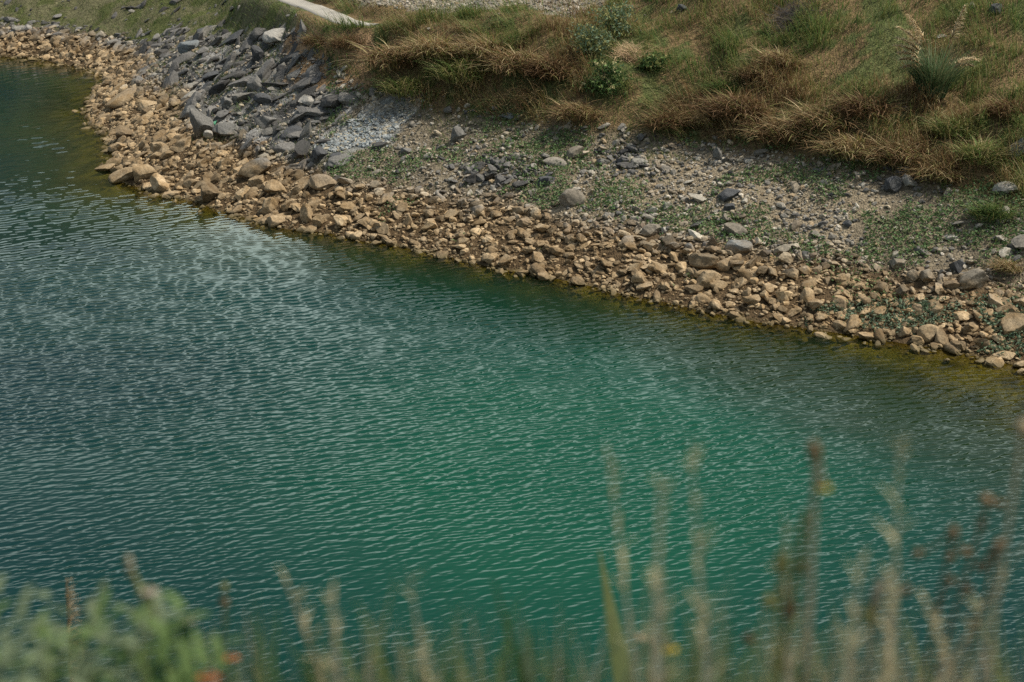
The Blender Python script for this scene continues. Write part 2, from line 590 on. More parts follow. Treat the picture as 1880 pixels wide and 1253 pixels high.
def zone_soil(x, y, z, d):
    px, py, f = proj(x, y, z)
    jx = 26 * (fbm(x * 0.7, y * 0.7, 31, 3) - 0.5)
    jy = 26 * (fbm(x * 0.7, y * 0.7, 37, 3) - 0.5)
    qx, qy = px + jx, py + jy
    vb = np.interp(qx, VEG_X, VEG_Y)
    c = np.zeros(np.shape(x) + (3,))
    tan, grey, veg = np.array((0.085, 0.058, 0.031)), np.array((0.165, 0.138, 0.095)), np.array((0.15, 0.105, 0.052))
    c[:] = grey
    c[inpoly(qx, qy, Z_PALE)] = (0.225, 0.185, 0.125)
    lo = (px < 640) & (z > 1.2)
    c[lo] = (0.115, 0.11, 0.072)
    veg = np.where((px < 545)[..., None], np.array((0.115, 0.11, 0.058)), veg)
    oc = inpoly(qx, qy, Z_OUTC)
    u_, v_ = x * 0.86 + y * 0.5, -x * 0.5 + y * 0.86
    st_ = fbm(u_ * 1.2, v_ * 4.0, 12, 4)
    c = np.where(oc[..., None], np.array((0.135, 0.132, 0.122)) * (0.4 + 1.4 * smooth(0.3, 0.7, st_))[..., None], c)
    v = (smooth(12, -12, qy - vb) * np.where(oc, 0.25, 1))[..., None]
    c = c * (1 - v) + veg * v
    n = fbm(x * 0.9, y * 0.9, 41, 3)
    c = np.where(((v[..., 0] > 0.5) & (n > 0.58))[..., None], np.array((0.085, 0.095, 0.035)), c)
    c[(qx > 525) & (qx < 690) & (qy > 56) & (qy < 160)] = (0.27, 0.175, 0.095)
    c[inpoly(qx, qy, Z_SCREE)] = (0.19, 0.19, 0.17)
    c[inpoly(qx, qy, Z_TERR)] = (0.22, 0.195, 0.15)
    t = smooth(1.45, 1.0, z - SOFF(x) + 0.4 * (fbm(x * 0.5, y * 0.5, 43, 2) - 0.5))[..., None]
    c = c * (1 - t) + tan * t
    u = smooth(0.05, -0.15, z)[..., None]
    mot = fbm(x * 1.6, y * 1.6, 47, 4)[..., None]
    bed = np.array((0.095, 0.085, 0.032)) * (0.35 + 1.5 * smooth(0.3, 0.7, mot))
    c = c * (1 - u) + bed * u
    nb = (y < 25)[..., None]
    return np.where(nb, np.array((0.06, 0.07, 0.03)), c)

gx = np.concatenate([-np.geomspace(600, 52, 26), np.arange(-50, 34, 0.22), np.geomspace(35, 600, 28)])
gy = np.concatenate([np.linspace(-120, -4, 14), np.arange(-3, 27.8, 0.45), np.arange(28.2, 106, 0.22), np.geomspace(107.5, 900, 34)])
XX, YY = np.meshgrid(gx, gy)
ZZ, DD = height_raw(XX, YY)
inside = (XX > GX0 + 1) & (XX < GX1 - 1) & (YY > GY0 + .2) & (YY < GY1 - 1)
ZZ = np.where(inside, H(XX, YY), ZZ)
ny, nx = XX.shape
gi = np.arange(nx * ny).reshape(ny, nx)
gq = np.stack([gi[:-1, :-1], gi[:-1, 1:], gi[1:, 1:], gi[1:, :-1]], -1).reshape(-1, 4)
gcol = zone_soil(XX, YY, ZZ, DD).reshape(-1, 3)
ground = link("ground", mesh_from("ground", np.stack([XX, YY, ZZ], -1).reshape(-1, 3), gq, mat=M_SOIL, col=gcol, smooth_shade=True))
tag(ground, "stony lakeside bank rising into a brown grassy hillside", kind="structure")

# ------------------------------------------------------------------ water
SLOPE_W = 0.20
wa = np.concatenate([-np.geomspace(5, 0.64, 40), np.arange(-0.62, 0.62, 0.0015), np.geomspace(0.64, 5, 40)])
wrow = [4, 7, 10, 13, 16, 18, 19.5]
while wrow[-1] < 98:
    wrow.append(wrow[-1] + (0.5 * wrow[-1] ** 2 / (CAM_H * 1422) if wrow[-1] > 19 else 0.5))
wrow = np.array(wrow + [99, 101, 105, 112, 125, 150, 200, 260])
WA, WY = np.meshgrid(wa, wrow)
WX = WA * WY
ok = (WX > GX0 + 1) & (WX < GX1 - 1) & (WY > GY0 + .2) & (WY < GY1 - 1)
wd = np.empty(WX.shape)
wd[ok] = -D(WX[ok], WY[ok])
wd[~ok] = -sdf(WX[~ok], WY[~ok])
bedz = np.empty(WX.shape)
bedz[ok] = H(WX[ok], WY[ok])
bedz[~ok] = base_height(WX[~ok], WY[~ok], -wd[~ok])
dep = np.maximum(-bedz, 0) * (0.75 + 0.5 * fbm(WX * 0.5, WY * 0.5, 71, 3))
shallow = np.exp(-np.maximum(dep - 0.05, 0) * 1.7)
shallow = np.where(wd > 0, shallow, 1.0)
shallow[(wd > 10)] = 0
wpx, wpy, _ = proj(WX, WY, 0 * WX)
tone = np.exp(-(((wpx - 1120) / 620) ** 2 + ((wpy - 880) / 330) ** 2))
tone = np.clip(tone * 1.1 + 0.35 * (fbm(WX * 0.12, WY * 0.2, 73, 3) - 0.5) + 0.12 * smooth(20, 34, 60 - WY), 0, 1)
wind = 0.95 + 1.5 * (fbm(WX * 0.10, WY * 0.20, 75, 4) - 0.5)
lull = smooth(370, 150, wpy) * smooth(560, 300, wpx)
wind = wind * (1 - 0.5 * lull) * (0.45 + 0.55 * smooth(0.0, 3.5, wd))
cell = 0.5 * WY ** 2 / (CAM_H * 1422) * np.where(np.abs(WA) < 0.62, 1, 40) * np.where((WY > 20) & (WY < 98), 1, 60)
WZ = np.zeros(WX.shape)
wr = np.random.default_rng(5)
for k in range(84):
    lam = 0.06 * (0.42 / 0.06) ** wr.random() if k < 64 else 0.40 * (0.95 / 0.40) ** wr.random()
    th = math.radians(122 + wr.normal(0, 22))
    ph = wr.uniform(0, 6.28)
    kk = 2 * np.pi / lam
    amp = 0.0212 * SLOPE_W * lam ** 1.0
    a_ = kk * (WX * math.cos(th) + WY * math.sin(th)) + ph
    WZ += amp * (np.sin(a_) + 0.22 * np.cos(2 * a_)) * smooth(2.0, 4.0, lam / cell) * (1 if k < 64 else smooth(40, 75, WY))
WZ *= np.maximum(wind, 0.12)
wi = np.arange(WX.size).reshape(WX.shape)
wq = np.stack([wi[:-1, :-1], wi[:-1, 1:], wi[1:, 1:], wi[1:, :-1]], -1).reshape(-1, 4)
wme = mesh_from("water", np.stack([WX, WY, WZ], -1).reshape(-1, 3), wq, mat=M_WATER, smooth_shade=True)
for nm, arr in (("shallow", shallow), ("tone", tone), ("slope", smooth(6.5 + 9 * smooth(2, 15, WX), 0.5 + 3.5 * smooth(2, 15, WX), wd + 3 * (fbm(WX * 0.3, WY * 0.3, 79, 3) - 0.5)))):  # slope: mask of the painted dark bank reflection and submerged slope near shore
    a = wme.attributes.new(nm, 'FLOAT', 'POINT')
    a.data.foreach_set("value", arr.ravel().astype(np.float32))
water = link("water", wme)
tag(water, "rippled emerald lake water, olive and clear along the shore", kind="structure")

# ------------------------------------------------------------------ footpath
tag(link("path", path_mesh()), "narrow pale concrete footpath along the top of the bank", kind="structure")

# ------------------------------------------------------------------ rock shapes
import bmesh
def ico(sub):
    bm = bmesh.new()
    bmesh.ops.create_icosphere(bm, subdivisions=sub, radius=1.0)
    V = np.array([v.co[:] for v in bm.verts])
    F = np.array([[v.index for v in f.verts] for f in bm.faces])
    bm.free()
    return V, F
ICO = {s: ico(s) for s in (1, 2, 3, 4)}

def rock_shape(sub, seed, cuts=9, rough=0.07, boxy=0.60):
    r = np.random.default_rng(seed)
    V, F = ICO[sub]
    V = V.copy()
    for i in range(cuts):
        nrm = r.normal(size=3)
        nrm /= np.linalg.norm(nrm)
        c = r.uniform(boxy - 0.17, boxy + 0.16)
        e = np.maximum(V @ nrm - c, 0)
        V -= np.outer(e * 0.97, nrm)
    if sub > 2:
        n = V / np.linalg.norm(V, axis=1)[:, None]
        for fq, am in ((2.2, rough), (5.5, rough * 0.5), (12, rough * 0.22)):
            o = r.uniform(0, 50, 3)
            k = fbm(V[:, 0] * fq + o[0] + V[:, 2] * fq * 0.7, V[:, 1] * fq + o[1] - V[:, 2] * fq * 0.6, seed, 2) - 0.5
            V += n * (k * am * 2)[:, None]
    V /= np.abs(V).max(axis=0)
    return V, F

LOW = [rock_shape(2, 100 + i) for i in range(14)]
TINY = [rock_shape(1, 300 + i, cuts=5, boxy=0.8) for i in range(8)]

def rots(rx, ry, rz):
    cx, sx, cy, sy, cz, sz = np.cos(rx), np.sin(rx), np.cos(ry), np.sin(ry), np.cos(rz), np.sin(rz)
    R = np.empty((len(rx), 3, 3))
    R[:, 0, 0] = cz * cy; R[:, 0, 1] = cz * sy * sx - sz * cx; R[:, 0, 2] = cz * sy * cx + sz * sx
    R[:, 1, 0] = sz * cy; R[:, 1, 1] = sz * sy * sx + cz * cx; R[:, 1, 2] = sz * sy * cx - cz * sx
    R[:, 2, 0] = -sy; R[:, 2, 1] = cy * sx; R[:, 2, 2] = cy * cx
    return R

def scatter_mesh(name, shapes, P, S, R, C, mat):
    Vs, Fs, Cs, off = [], [], [], 0
    which = RNG.integers(0, len(shapes), len(P))
    for k, (V, F) in enumerate(shapes):
        i = np.where(which == k)[0]
        if not len(i):
            continue
        v = V[None] * S[i][:, None, :]
        v = np.einsum('nij,nvj->nvi', R[i], v) + P[i][:, None, :]
        Vs.append(v.reshape(-1, 3))
        Fs.append((F[None] + (np.arange(len(i)) * len(V))[:, None, None] + off).reshape(-1, 3))
        Cs.append(np.repeat(C[i], len(V), axis=0))
        off += len(i) * len(V)
    return mesh_from(name, np.concatenate(Vs), None, np.concatenate(Fs), mat, np.concatenate(Cs))

GREYS = [(0.155, 0.145, 0.125), (0.10, 0.097, 0.09), (0.21, 0.19, 0.155), (0.26, 0.235, 0.19), (0.19, 0.155, 0.11), (0.35, 0.32, 0.26), (0.31, 0.26, 0.19)]
DARKS = [(0.085, 0.082, 0.075), (0.125, 0.12, 0.11), (0.15, 0.143, 0.13), (0.19, 0.18, 0.155), (0.058, 0.056, 0.052)]
PALES = [(0.33, 0.28, 0.20), (0.27, 0.235, 0.175), (0.42, 0.38, 0.31), (0.31, 0.235, 0.145), (0.18, 0.17, 0.145)]
SLATES = [(0.24, 0.265, 0.265), (0.19, 0.215, 0.22), (0.29, 0.30, 0.285), (0.13, 0.145, 0.145), (0.31, 0.275, 0.2)]

# ------------------------------------------------------------------ single boulders read off the photograph
# px, py (centre), w, h (pixels), shade, roll (degrees, up to the right > 0), short name, label
B = [
 (224, 324, 66, 26, 't', 18, "the sloping slab in the shore bend", "flat tan slab sloping down into the water at the shore bend"),
 (262, 318, 46, 46, 't', 12, "the squarish boulder in the shore bend", "squarish tan boulder with dark underside next to the sloping shore slab"),
 (292, 340, 40, 32, 'p', 0, "the whitish boulder in the shore bend", "whitish cracked boulder at the waterline right of the squarish boulder"),
 (192, 309, 36, 14, 't', 12, "the islet rock", "lone low tan rock standing in the water off the shore"),
 (224, 248, 34, 30, 'd', 0, "the black-faced boulder", "dark wet-faced boulder at the water edge in the narrow cove"),
 (212, 272, 30, 22, 't', 0, "the cove block", "tan block with a dark flat face jutting into the cove"),
 (226, 180, 62, 24, 't', 20, "the long slab in the cove", "long tan slab lying near the water in the narrow cove"),
 (268, 192, 42, 22, 'p', 8, "the pale slab in the cove", "pale broad slab just above the long cove slab"),
 (271, 207, 22, 18, 'd', 0, "the dark-mouthed rock", "small rock with pitch dark shaded front above the cove"),
 (368, 228, 42, 66, 'g', 10, "the upright grey boulder", "tall upright grey boulder standing on the tan rocks"),
 (414, 242, 52, 26, 'g', -4, "the low grey boulder", "low grey boulder immediately right of the tall upright boulder"),
 (345, 206, 42, 30, 'g', 30, "the leaning grey slab", "grey-brown slab leaning up behind the tall upright boulder"),
 (382, 250, 20, 18, 'p', 0, "the pale knob", "small pale knob of rock wedged between upright and low grey boulders"),
 (332, 266, 46, 32, 't', 32, "the tilted tan block", "smooth tan block tilted below the tall upright boulder"),
 (290, 273, 32, 32, 't', 25, "the triangular tan rock", "triangular tan rock downslope of the tilted tan block"),
 (466, 310, 66, 44, 'g', 25, "the overhanging boulder", "large grey-topped boulder overhanging a black hollow"),
 (506, 347, 48, 24, 't', 0, "the loaf-shaped rock", "long loaf-shaped tan rock below the overhanging boulder"),
 (470, 333, 38, 28, 't', 5, "the rock under the overhang", "rounded tan rock tucked under the overhanging boulder"),
 (592, 336, 52, 30, 't', -8, "the broad oval boulder", "broad smooth oval tan boulder with deep shade beneath"),
 (512, 405, 62, 28, 't', 6, "the large waterline boulder", "large rough tan boulder lying flat at the waterline"),
 (562, 393, 32, 36, 't', -30, "the wedge beside the egg rock", "tan wedge-shaped rock between waterline boulder and egg rock"),
 (585, 409, 22, 28, 't', 0, "the egg rock", "egg-shaped brown rock standing upright at the waterline"),
 (382, 357, 38, 44, 'd', 0, "the brown corner boulder", "big dark brown boulder on the corner of the waterline"),
 (493, 378, 32, 38, 't', 20, "the chunky brown rock", "chunky brown rock upslope from the large waterline boulder"),
 (655, 434, 24, 18, 'p', 0, "the pale shore pebble-stone", "pale cream rock at the waterline, first of a pale pair"),
 (686, 434, 18, 18, 'p', 25, "the pale pointed stone", "pale pointed rock at the waterline, second of a pale pair"),
 (514, 66, 62, 26, 'p', 8, "the pale crest boulder", "big pale grey boulder on the crest under the footpath"),
 (491, 81, 26, 18, 'd', -10, "the streaked crest rock", "dark rock with ochre streak under the pale crest boulder"),
 (474, 101, 20, 34, 'd', 20, "the dark crest wedge", "dark upright wedge of rock below the pale crest boulder"),
 (563, 187, 30, 20, 'p', 5, "the light grey block", "light grey block lying clear on the dark rocky slope"),
 (480, 183, 36, 22, 'd', -8, "the dark knuckle", "dark knuckle-shaped rock left of the light grey block"),
 (485, 226, 42, 26, 'g', 0, "the flat grey boulder", "flat-topped grey boulder in the rocky slope above the loaf rock"),
 (416, 192, 26, 22, 'g', 0, "the blunt grey rock", "blunt mid grey rock upslope of the low grey boulder"),
 (531, 245, 44, 18, 'd', 22, "the dark bar", "long dark bar of rock slanting beside green tufts"),
 (590, 284, 32, 26, 'd', 10, "the dark cluster head", "dark humped rock below the blue-grey scree fan"),
 (614, 290, 26, 24, 'd', 0, "the second dark hump", "dark humped rock beside the bar under the scree fan"),
 (626, 298, 52, 14, 'g', 8, "the bar under the scree", "long flat grey bar of rock under the scree fan"),
 (374, 58, 44, 14, 'd', 18, "the black ledge", "black flat ledge on the slope left of the footpath"),
 (345, 85, 40, 34, 's', 40, "the blue slab", "smooth blue-grey slab under the black ledge"),
 (424, 76, 56, 18, 'd', 32, "the spear slab", "long dark spear-like slab pointing up to the grass"),
 (386, 140, 40, 22, 'd', 20, "the dark outcrop", "dark angular outcrop on the rocky slope above the upright boulder"),
 (372, 162, 44, 24, 'd', 28, "the lower dark outcrop", "dark hollowed outcrop directly above the leaning grey slab"),
 (470, 152, 30, 40, 'g', 50, "the steep slab", "steep smooth grey slab in the middle of the rocky slope"),
 (536, 138, 38, 22, 'g', 35, "the slab below the crest", "grey slab slanting below the bare brown crest soil"),
 (578, 148, 30, 16, 'd', 25, "the twin dark rock", "dark split rock at the edge of the grassy bank"),
 (745, 278, 24, 16, 'g', 8, "the rock in the green patch", "smooth grey rock in the green patch below the scree"),
 (840, 250, 26, 34, 'g', 5, "the spotted rock", "brown-grey rock with a black spot above the green patch"),
 (933, 214, 26, 12, 's', 0, "the flat rock at the grass foot", "flat blue-grey rock at the foot of the grassy bank"),
 (1055, 281, 36, 28, 'k', 28, "the tilted buff block", "buff tilted block standing alone below the brown tussocks"),
 (1142, 297, 24, 14, 'd', 0, "the charcoal rock", "charcoal rock on the heap of dark rubble"),
 (999, 332, 36, 24, 'd', 24, "the dark wedge", "dark grey wedge pointing right below the buff block"),
 (1050, 365, 48, 38, 'k', -10, "the big brown-grey boulder", "big blocky brown-grey boulder in the middle of the stony bank"),
 (1342, 356, 48, 30, 'd', 30, "the slate shark fin", "dark slate boulder like a shark fin beside leafy green"),
 (1338, 381, 22, 16, 'd', 0, "the stone under the fin", "small dark stone tucked under the slate shark fin"),
 (1196, 424, 36, 24, 'k', 12, "the striped boulder", "rounded brown and grey striped boulder above the tan band"),
 (1221, 424, 20, 14, 'p', 0, "the pale neighbour", "pale grey rounded rock touching the striped boulder"),
 (1356, 454, 50, 34, 's', 22, "the grained block", "grey block with straight grain lying on pale gravel"),
 (1350, 424, 42, 32, 'k', -15, "the propped slab", "brown-grey slab propped behind the grained block"),
 (1334, 402, 26, 18, 'k', -10, "the buff cap rock", "buff rock upslope of the propped slab beside bare ochre soil"),
 (1300, 513, 40, 38, 't', 10, "the rough tan boulder", "rough tan boulder with a rocky tail in the waterline band"),
 (1331, 487, 34, 24, 'k', 0, "the shelf boulder", "grey-brown boulder just above the rough tan boulder"),
 (1405, 464, 22, 16, 'd', 10, "the peaked stone", "small peaked dark stone right of the grained block"),
 (1642, 342, 32, 34, 'd', 5, "the blue-black boulder", "blue-black boulder below the long brown grass"),
 (1668, 334, 34, 28, 'p', -15, "the light twin", "light grey boulder leaning beside the blue-black boulder"),
 (1846, 349, 42, 28, 'p', 10, "the boulder under the hummock", "light grey boulder at the foot of the dark grassy hummock"),
 (1556, 413, 17, 15, 'd', 0, "the round black stone", "round black stone alone on the pale gravel"),
 (1786, 514, 54, 46, 'k', 38, "the leaning two-tone boulder", "large leaning boulder, grey above and tan below"),
 (1758, 491, 28, 26, 'd', 0, "the dark square boulder", "dark squarish boulder above the leaning two-tone boulder"),
 (1650, 486, 34, 20, 'k', 10, "the sloped brown rock", "brown-grey sloped rock at the top of the tan band"),
 (1676, 510, 24, 26, 'k', 15, "the blocky pair, first", "blocky tan rock, slimmer of a touching pair above the low creepers"),
 (1706, 510, 30, 24, 'k', 0, "the blocky pair, second", "blocky grey-topped rock, wider of a touching pair above the low creepers"),
 (1862, 597, 56, 46, 't', 22, "the huge brown boulder", "huge smooth brown boulder sitting in grey-green creepers"),
 (1707, 614, 42, 34, 't', 8, "the pyramid boulder", "pyramid-shaped faceted tan boulder at the waterline"),
 (1664, 611, 30, 26, 't', -10, "the rock beside the pyramid", "low lumpy tan rock just left of the pyramid boulder"),
 (1545, 598, 32, 20, 't', 15, "the brown shore loaf", "brown loaf of rock at the waterline among creepers"),
 (1845, 656, 36, 20, 'p', 8, "the outermost pale rock", "pale low rock half in water under the creepers"),
 (1443, 591, 22, 12, 'p', 0, "the flat waterline rock", "flat buff rock lying at the very waterline"),
 (1456, 573, 34, 18, 't', 25, "the slanted shore rock", "slanted buff rock beside the first creeper patch"),
 (1614, 574, 32, 22, 't', 10, "the shaded ledge rock", "brown rock with overhanging ledge above the creepers"),
 (1870, 272, 26, 42, 's', -25, "the grass-bound boulder", "tall grey-blue boulder half buried in brown grass"),
 (1831, 19, 24, 20, 'd', 0, "the hilltop boulder", "round dark boulder high in the green grass"),
 (1253, 16, 24, 14, 'd', 0, "the hill boulder", "small black boulder in grass upslope of the straw heap"),
 (1728, 68, 20, 8, 'p', 8, "the white hill rock", "flat whitish rock on the grassy hill below the round boulder"),
 (1318, 286, 16, 34, 'g', 20, "the half-buried stone", "half buried grey stone under the dark overhanging tussock"),
 (1745, 438, 26, 12, 'p', 5, "the stone in the creeping green", "pale flat stone in the creeping green leaves"),
 (1862, 455, 26, 20, 'g', 0, "the stone at the green edge", "mid grey boulder at the edge of the creeping green"),
]
SHADE = {'t': (0.24, 0.19, 0.13), 'p': (0.33, 0.31, 0.27), 'd': (0.075, 0.077, 0.078), 'g': (0.155, 0.15, 0.135), 's': (0.17, 0.185, 0.185), 'k': (0.20, 0.175, 0.135)}
HI = []
for i in range(18):
    V, F = rock_shape(4, 500 + i, cuts=8 + i % 5, rough=0.085, boxy=0.60 if i % 3 else 0.70)
    HI.append(mesh_from("rock_shape", V, None, F, M_ROCK, smooth_shade=True))
    try:
        HI[-1].set_sharp_from_angle(angle=math.radians(28))
    except Exception:
        pass

placed = []          # (x, y, radius) of single rocks
marks = []           # (px, py, short name)
for i, (px, py, w, h, shade, roll, short, label) in enumerate(B):
    base, t = at(px, py + 0.36 * h)
    k = t / FPX
    W_, Hh = w * k, h * k
    dep_ = math.asin((CAM_H - base.z) / t)
    depth = 0.75 * W_ if h < 0.8 * w else 0.85 * W_
    rr = abs(math.radians(roll))
    hz = max(0.30 * W_, (Hh - 0.5 * depth * math.sin(dep_) - 0.35 * W_ * math.sin(rr)) / math.cos(dep_) * 1.05)
    o = link("boulder", HI[i % 18])
    o.location = (base.x, base.y + depth * 0.25, base.z + hz * 0.30)
    o.scale = (W_ * 0.54, depth * 0.54, hz * 0.62)
    o.rotation_euler = (math.radians(random.uniform(4, 16)), -math.radians(roll), math.radians(random.uniform(-25, 25)))
    c = SHADE[shade]
    o.color = (*c, 1)
    tag(o, label, "boulder", "single boulders along the lake bank")
    placed.append((base.x, base.y, W_ * 0.45))
    marks.append((px, py, short))

# ------------------------------------------------------------------ loose rocks: the largest are objects, the rest masses
def samples(n, x0, x1, y0, y1, margin=430):
    x, y = RNG.uniform(x0, x1, n), RNG.uniform(y0, y1, n)
    z = H(x, y)
    px, py, f = proj(x, y, z)
    k = (px > -margin) & (px < 1880 + margin) & (py > -130) & (py < 1300)
    return x[k], y[k], z[k], px[k], py[k], f[k], D(x[k], y[k])

def sized(n, lo, hi, p=2.4):
    u = RNG.uniform(0, 1, n)
    return (lo ** (1 - p) + u * (hi ** (1 - p) - lo ** (1 - p))) ** (1 / (1 - p))

def clear(x, y, pad=0.0):
    k = np.ones(len(x), bool)
    for (a, b_, r) in placed:
        k &= (x - a) ** 2 + (y - b_) ** 2 > (r + pad) ** 2
    return k

pool = []            # x, y, z, size, flat, elong, r,g,b, px, py, kind
# tan shore band
x, y, z, px, py, f, d = samples(190000, -48, 32, 30, 106)
s = sized(len(x), 0.10, 0.52, 2.6)
s = np.where(RNG.random(len(x)) < 0.012, s * 1.5, s)
s *= np.where(px < 430, 1.1, 1.0)
band = smooth(-1.0, 0.1, d) * smooth(1.55, 0.95, z - SOFF(x) + 0.4 * (fbm(x * 0.5, y * 0.5, 81, 3) - 0.5))
keep = (RNG.random(len(x)) < band * 0.85) & clear(x, y)
x, y, z, s, px, py = x[keep], y[keep], z[keep], s[keep], px[keep], py[keep]
shore_set = dict(x=x, y=y, z=z, s=s, px=px, py=py, c=pick([(0.24, 0.2, 0.14), (0.12, 0.1, 0.07), (0.33, 0.29, 0.22), (0.2, 0.19, 0.17), (0.17, 0.13, 0.09)], len(x)), kind='tan')
# grey rubble over the bank
x, y, z, px, py, f, d = samples(150000, -45, 32, 34, 100)
vb = np.interp(px, VEG_X, VEG_Y)
cl = fbm(x * 0.55, y * 0.55, 83, 4)
left = smooth(680, 560, px)
zone = (z > 0.8 + SOFF(x)) & (d > 1.2) & (py > vb - 15)
den = np.where(zone, (0.34 + 0.6 * smooth(0.42, 0.62, cl)) * (1 - left) + left * (0.30 + 0.6 * smooth(0.42, 0.6, cl)), 0)
heap = np.exp(-(((px - 1145) / 40) ** 2 + ((py - 300) / 28) ** 2)) + np.exp(-(((px - 930) / 75) ** 2 + ((py - 320) / 32) ** 2))
den = np.where(zone, den + 1.6 * heap, den)
up = (py <= vb - 15) & (d < 24) & (px < 560) & (z > 1.2)
den = np.where(up, 0.10 * smooth(0.45, 0.62, cl), den)
hill = (py <= vb - 15) & (px > 560)
den = np.where(hill, 0.004, den)
den = np.where(inpoly(px, py, Z_SCREE), 0.03, den)
s = sized(len(x), 0.09, 0.45, 2.6) * (1 + 0.45 * left)
s = np.where(RNG.random(len(x)) < 0.01, s * 1.7, s)
s = np.where((heap > 0.4) & zone, np.maximum(s, 0.14) * 1.25, s)
big_ = inpoly(px, py, Z_OUTC) & (RNG.random(len(x)) < 0.035)
s = np.where(big_, RNG.uniform(0.4, 0.85, len(x)), s)
den = np.where(big_, 1.0, den)
keep = (RNG.random(len(x)) < den * 0.45) & clear(x, y)
x, y, z, s, px, py, left, heap = (a[keep] for a in (x, y, z, s, px, py, left, heap))
cc = np.where(((left > 0.5) | (heap > 0.4))[:, None], pick(DARKS, len(x)), pick(GREYS, len(x)))
grey_set = dict(x=x, y=y, z=z, s=s, px=px, py=py, c=cc, kind='grey')

def bury(S):
    """rotation, position and scales for a set of rocks"""
    n = len(S['x'])
    hx, hy = slope_n(S['x'], S['y'])
    if S['kind'] == 'tan':
        el, fl = RNG.uniform(1.0, 1.75, n), RNG.uniform(0.48, 0.9, n)
    else:
        el, fl = RNG.uniform(1.0, 1.9, n), RNG.uniform(0.4, 0.8, n)
        sl = (S['px'] < 640)
        el, fl = np.where(sl, el * 1.25, el), np.where(sl, fl * 0.95, fl)
    sc = np.stack([S['s'] * el * 0.5, S['s'] * 0.5, S['s'] * fl * 0.5], 1)
    yaw = RNG.uniform(-np.pi, np.pi, n)
    lean = (S['px'] < 620)
    yaw = np.where(lean, RNG.normal(0.35, 0.45, n), yaw)
    rx = np.arctan(hy) * 0.7 + RNG.normal(0, 0.28, n)
    ry = -np.arctan(hx) * 0.7 + RNG.normal(0, 0.28, n) - np.where(lean, 0.25, 0)
    lift = np.where(RNG.random(n) < 0.35, RNG.uniform(0.15, 0.55, n), 0.1) if S['kind'] == 'tan' else RNG.uniform(0.0, 0.25, n)
    pos = np.stack([S['x'], S['y'], S['z'] + sc[:, 2] * (0.35 + lift)], 1)
    return pos, sc, rots(rx, ry, yaw), np.stack([rx, ry, yaw], 1)

KIND_WORD = {'tan': ["tan", "brown", "buff", "sandy"], 'grey': ["grey", "stone-grey", "dark grey", "brownish grey"]}
rock_rows = []
N_OBJ = 205
allpx = []
for S in (shore_set, grey_set):
    S['pos'], S['sc'], S['R'], S['eu'] = bury(S)
    f = proj(S['x'], S['y'], S['z'])[2]
    S['pix'] = S['s'] * FPX / f * (S['px'] > -10) * (S['px'] < 1890) * (S['py'] > -10) * (S['z'] > -0.05)
    allpx.append(S['pix'])
cut = np.sort(np.concatenate(allpx))[-N_OBJ]
ORD = ["nearest", "second", "third", "fourth", "fifth", "sixth", "seventh", "eighth", "ninth", "tenth", "eleventh", "twelfth", "thirteenth", "fourteenth"]
for S in (shore_set, grey_set):
    for i in np.where(S['pix'] >= cut)[0]:
        rock_rows.append((S, int(i)))
by_mark = {}
for S, i in rock_rows:
    px, py = S['px'][i], S['py'][i]
    j = min(range(len(marks)), key=lambda q: (marks[q][0] - px) ** 2 + (1.5 * (marks[q][1] - py)) ** 2)
    dx, dy = px - marks[j][0], 1.5 * (py - marks[j][1])
    way = ("right of" if dx > 0 else "left of") if abs(dx) > abs(dy) else ("above" if dy < 0 else "below")
    by_mark.setdefault((j, way), []).append((dx * dx + dy * dy, S, i))
for (j, way), rows in by_mark.items():
    rows.sort(key=lambda r: r[0])
    for rank, (dist, S, i) in enumerate(rows):
        o = link("rock", HI[random.randrange(18)])
        o.location = S['pos'][i]
        o.scale = S['sc'][i] * 1.05
        o.rotation_euler = S['eu'][i]
        c = S['c'][i]
        o.color = (float(c[0]), float(c[1]), float(c[2]), 1)
        sc = S['sc'][i]
        form = "flat" if sc[2] < 0.55 * sc[1] else ("long" if sc[0] > 1.45 * sc[1] else "chunky")
        lum_ = float(np.mean(c))
        if S['pos'][i][2] < 1.15:
            hue = "tan" if lum_ > 0.19 else "brown"
        else:
            hue = "dark grey" if lum_ < 0.11 else "grey"
        lab = f"{form} {hue} rock, {ORD[min(rank, 13)]} one {way} {marks[j][2].replace(',', '')}"
        tag(o, lab, "rock", "loose rocks strewn along the lake bank")
for S, nm, lab in ((shore_set, "shore_rubble", "tan and brown loose stones heaped along the waterline"), (grey_set, "bank_rubble", "grey broken stones strewn over the bank above the tan band")):
    k = S['pix'] < cut
    o = link(nm, scatter_mesh(nm, LOW, S['pos'][k], S['sc'][k], S['R'][k], S['c'][k], M_STONE))
    tag(o, lab, "rubble", kind="stuff")

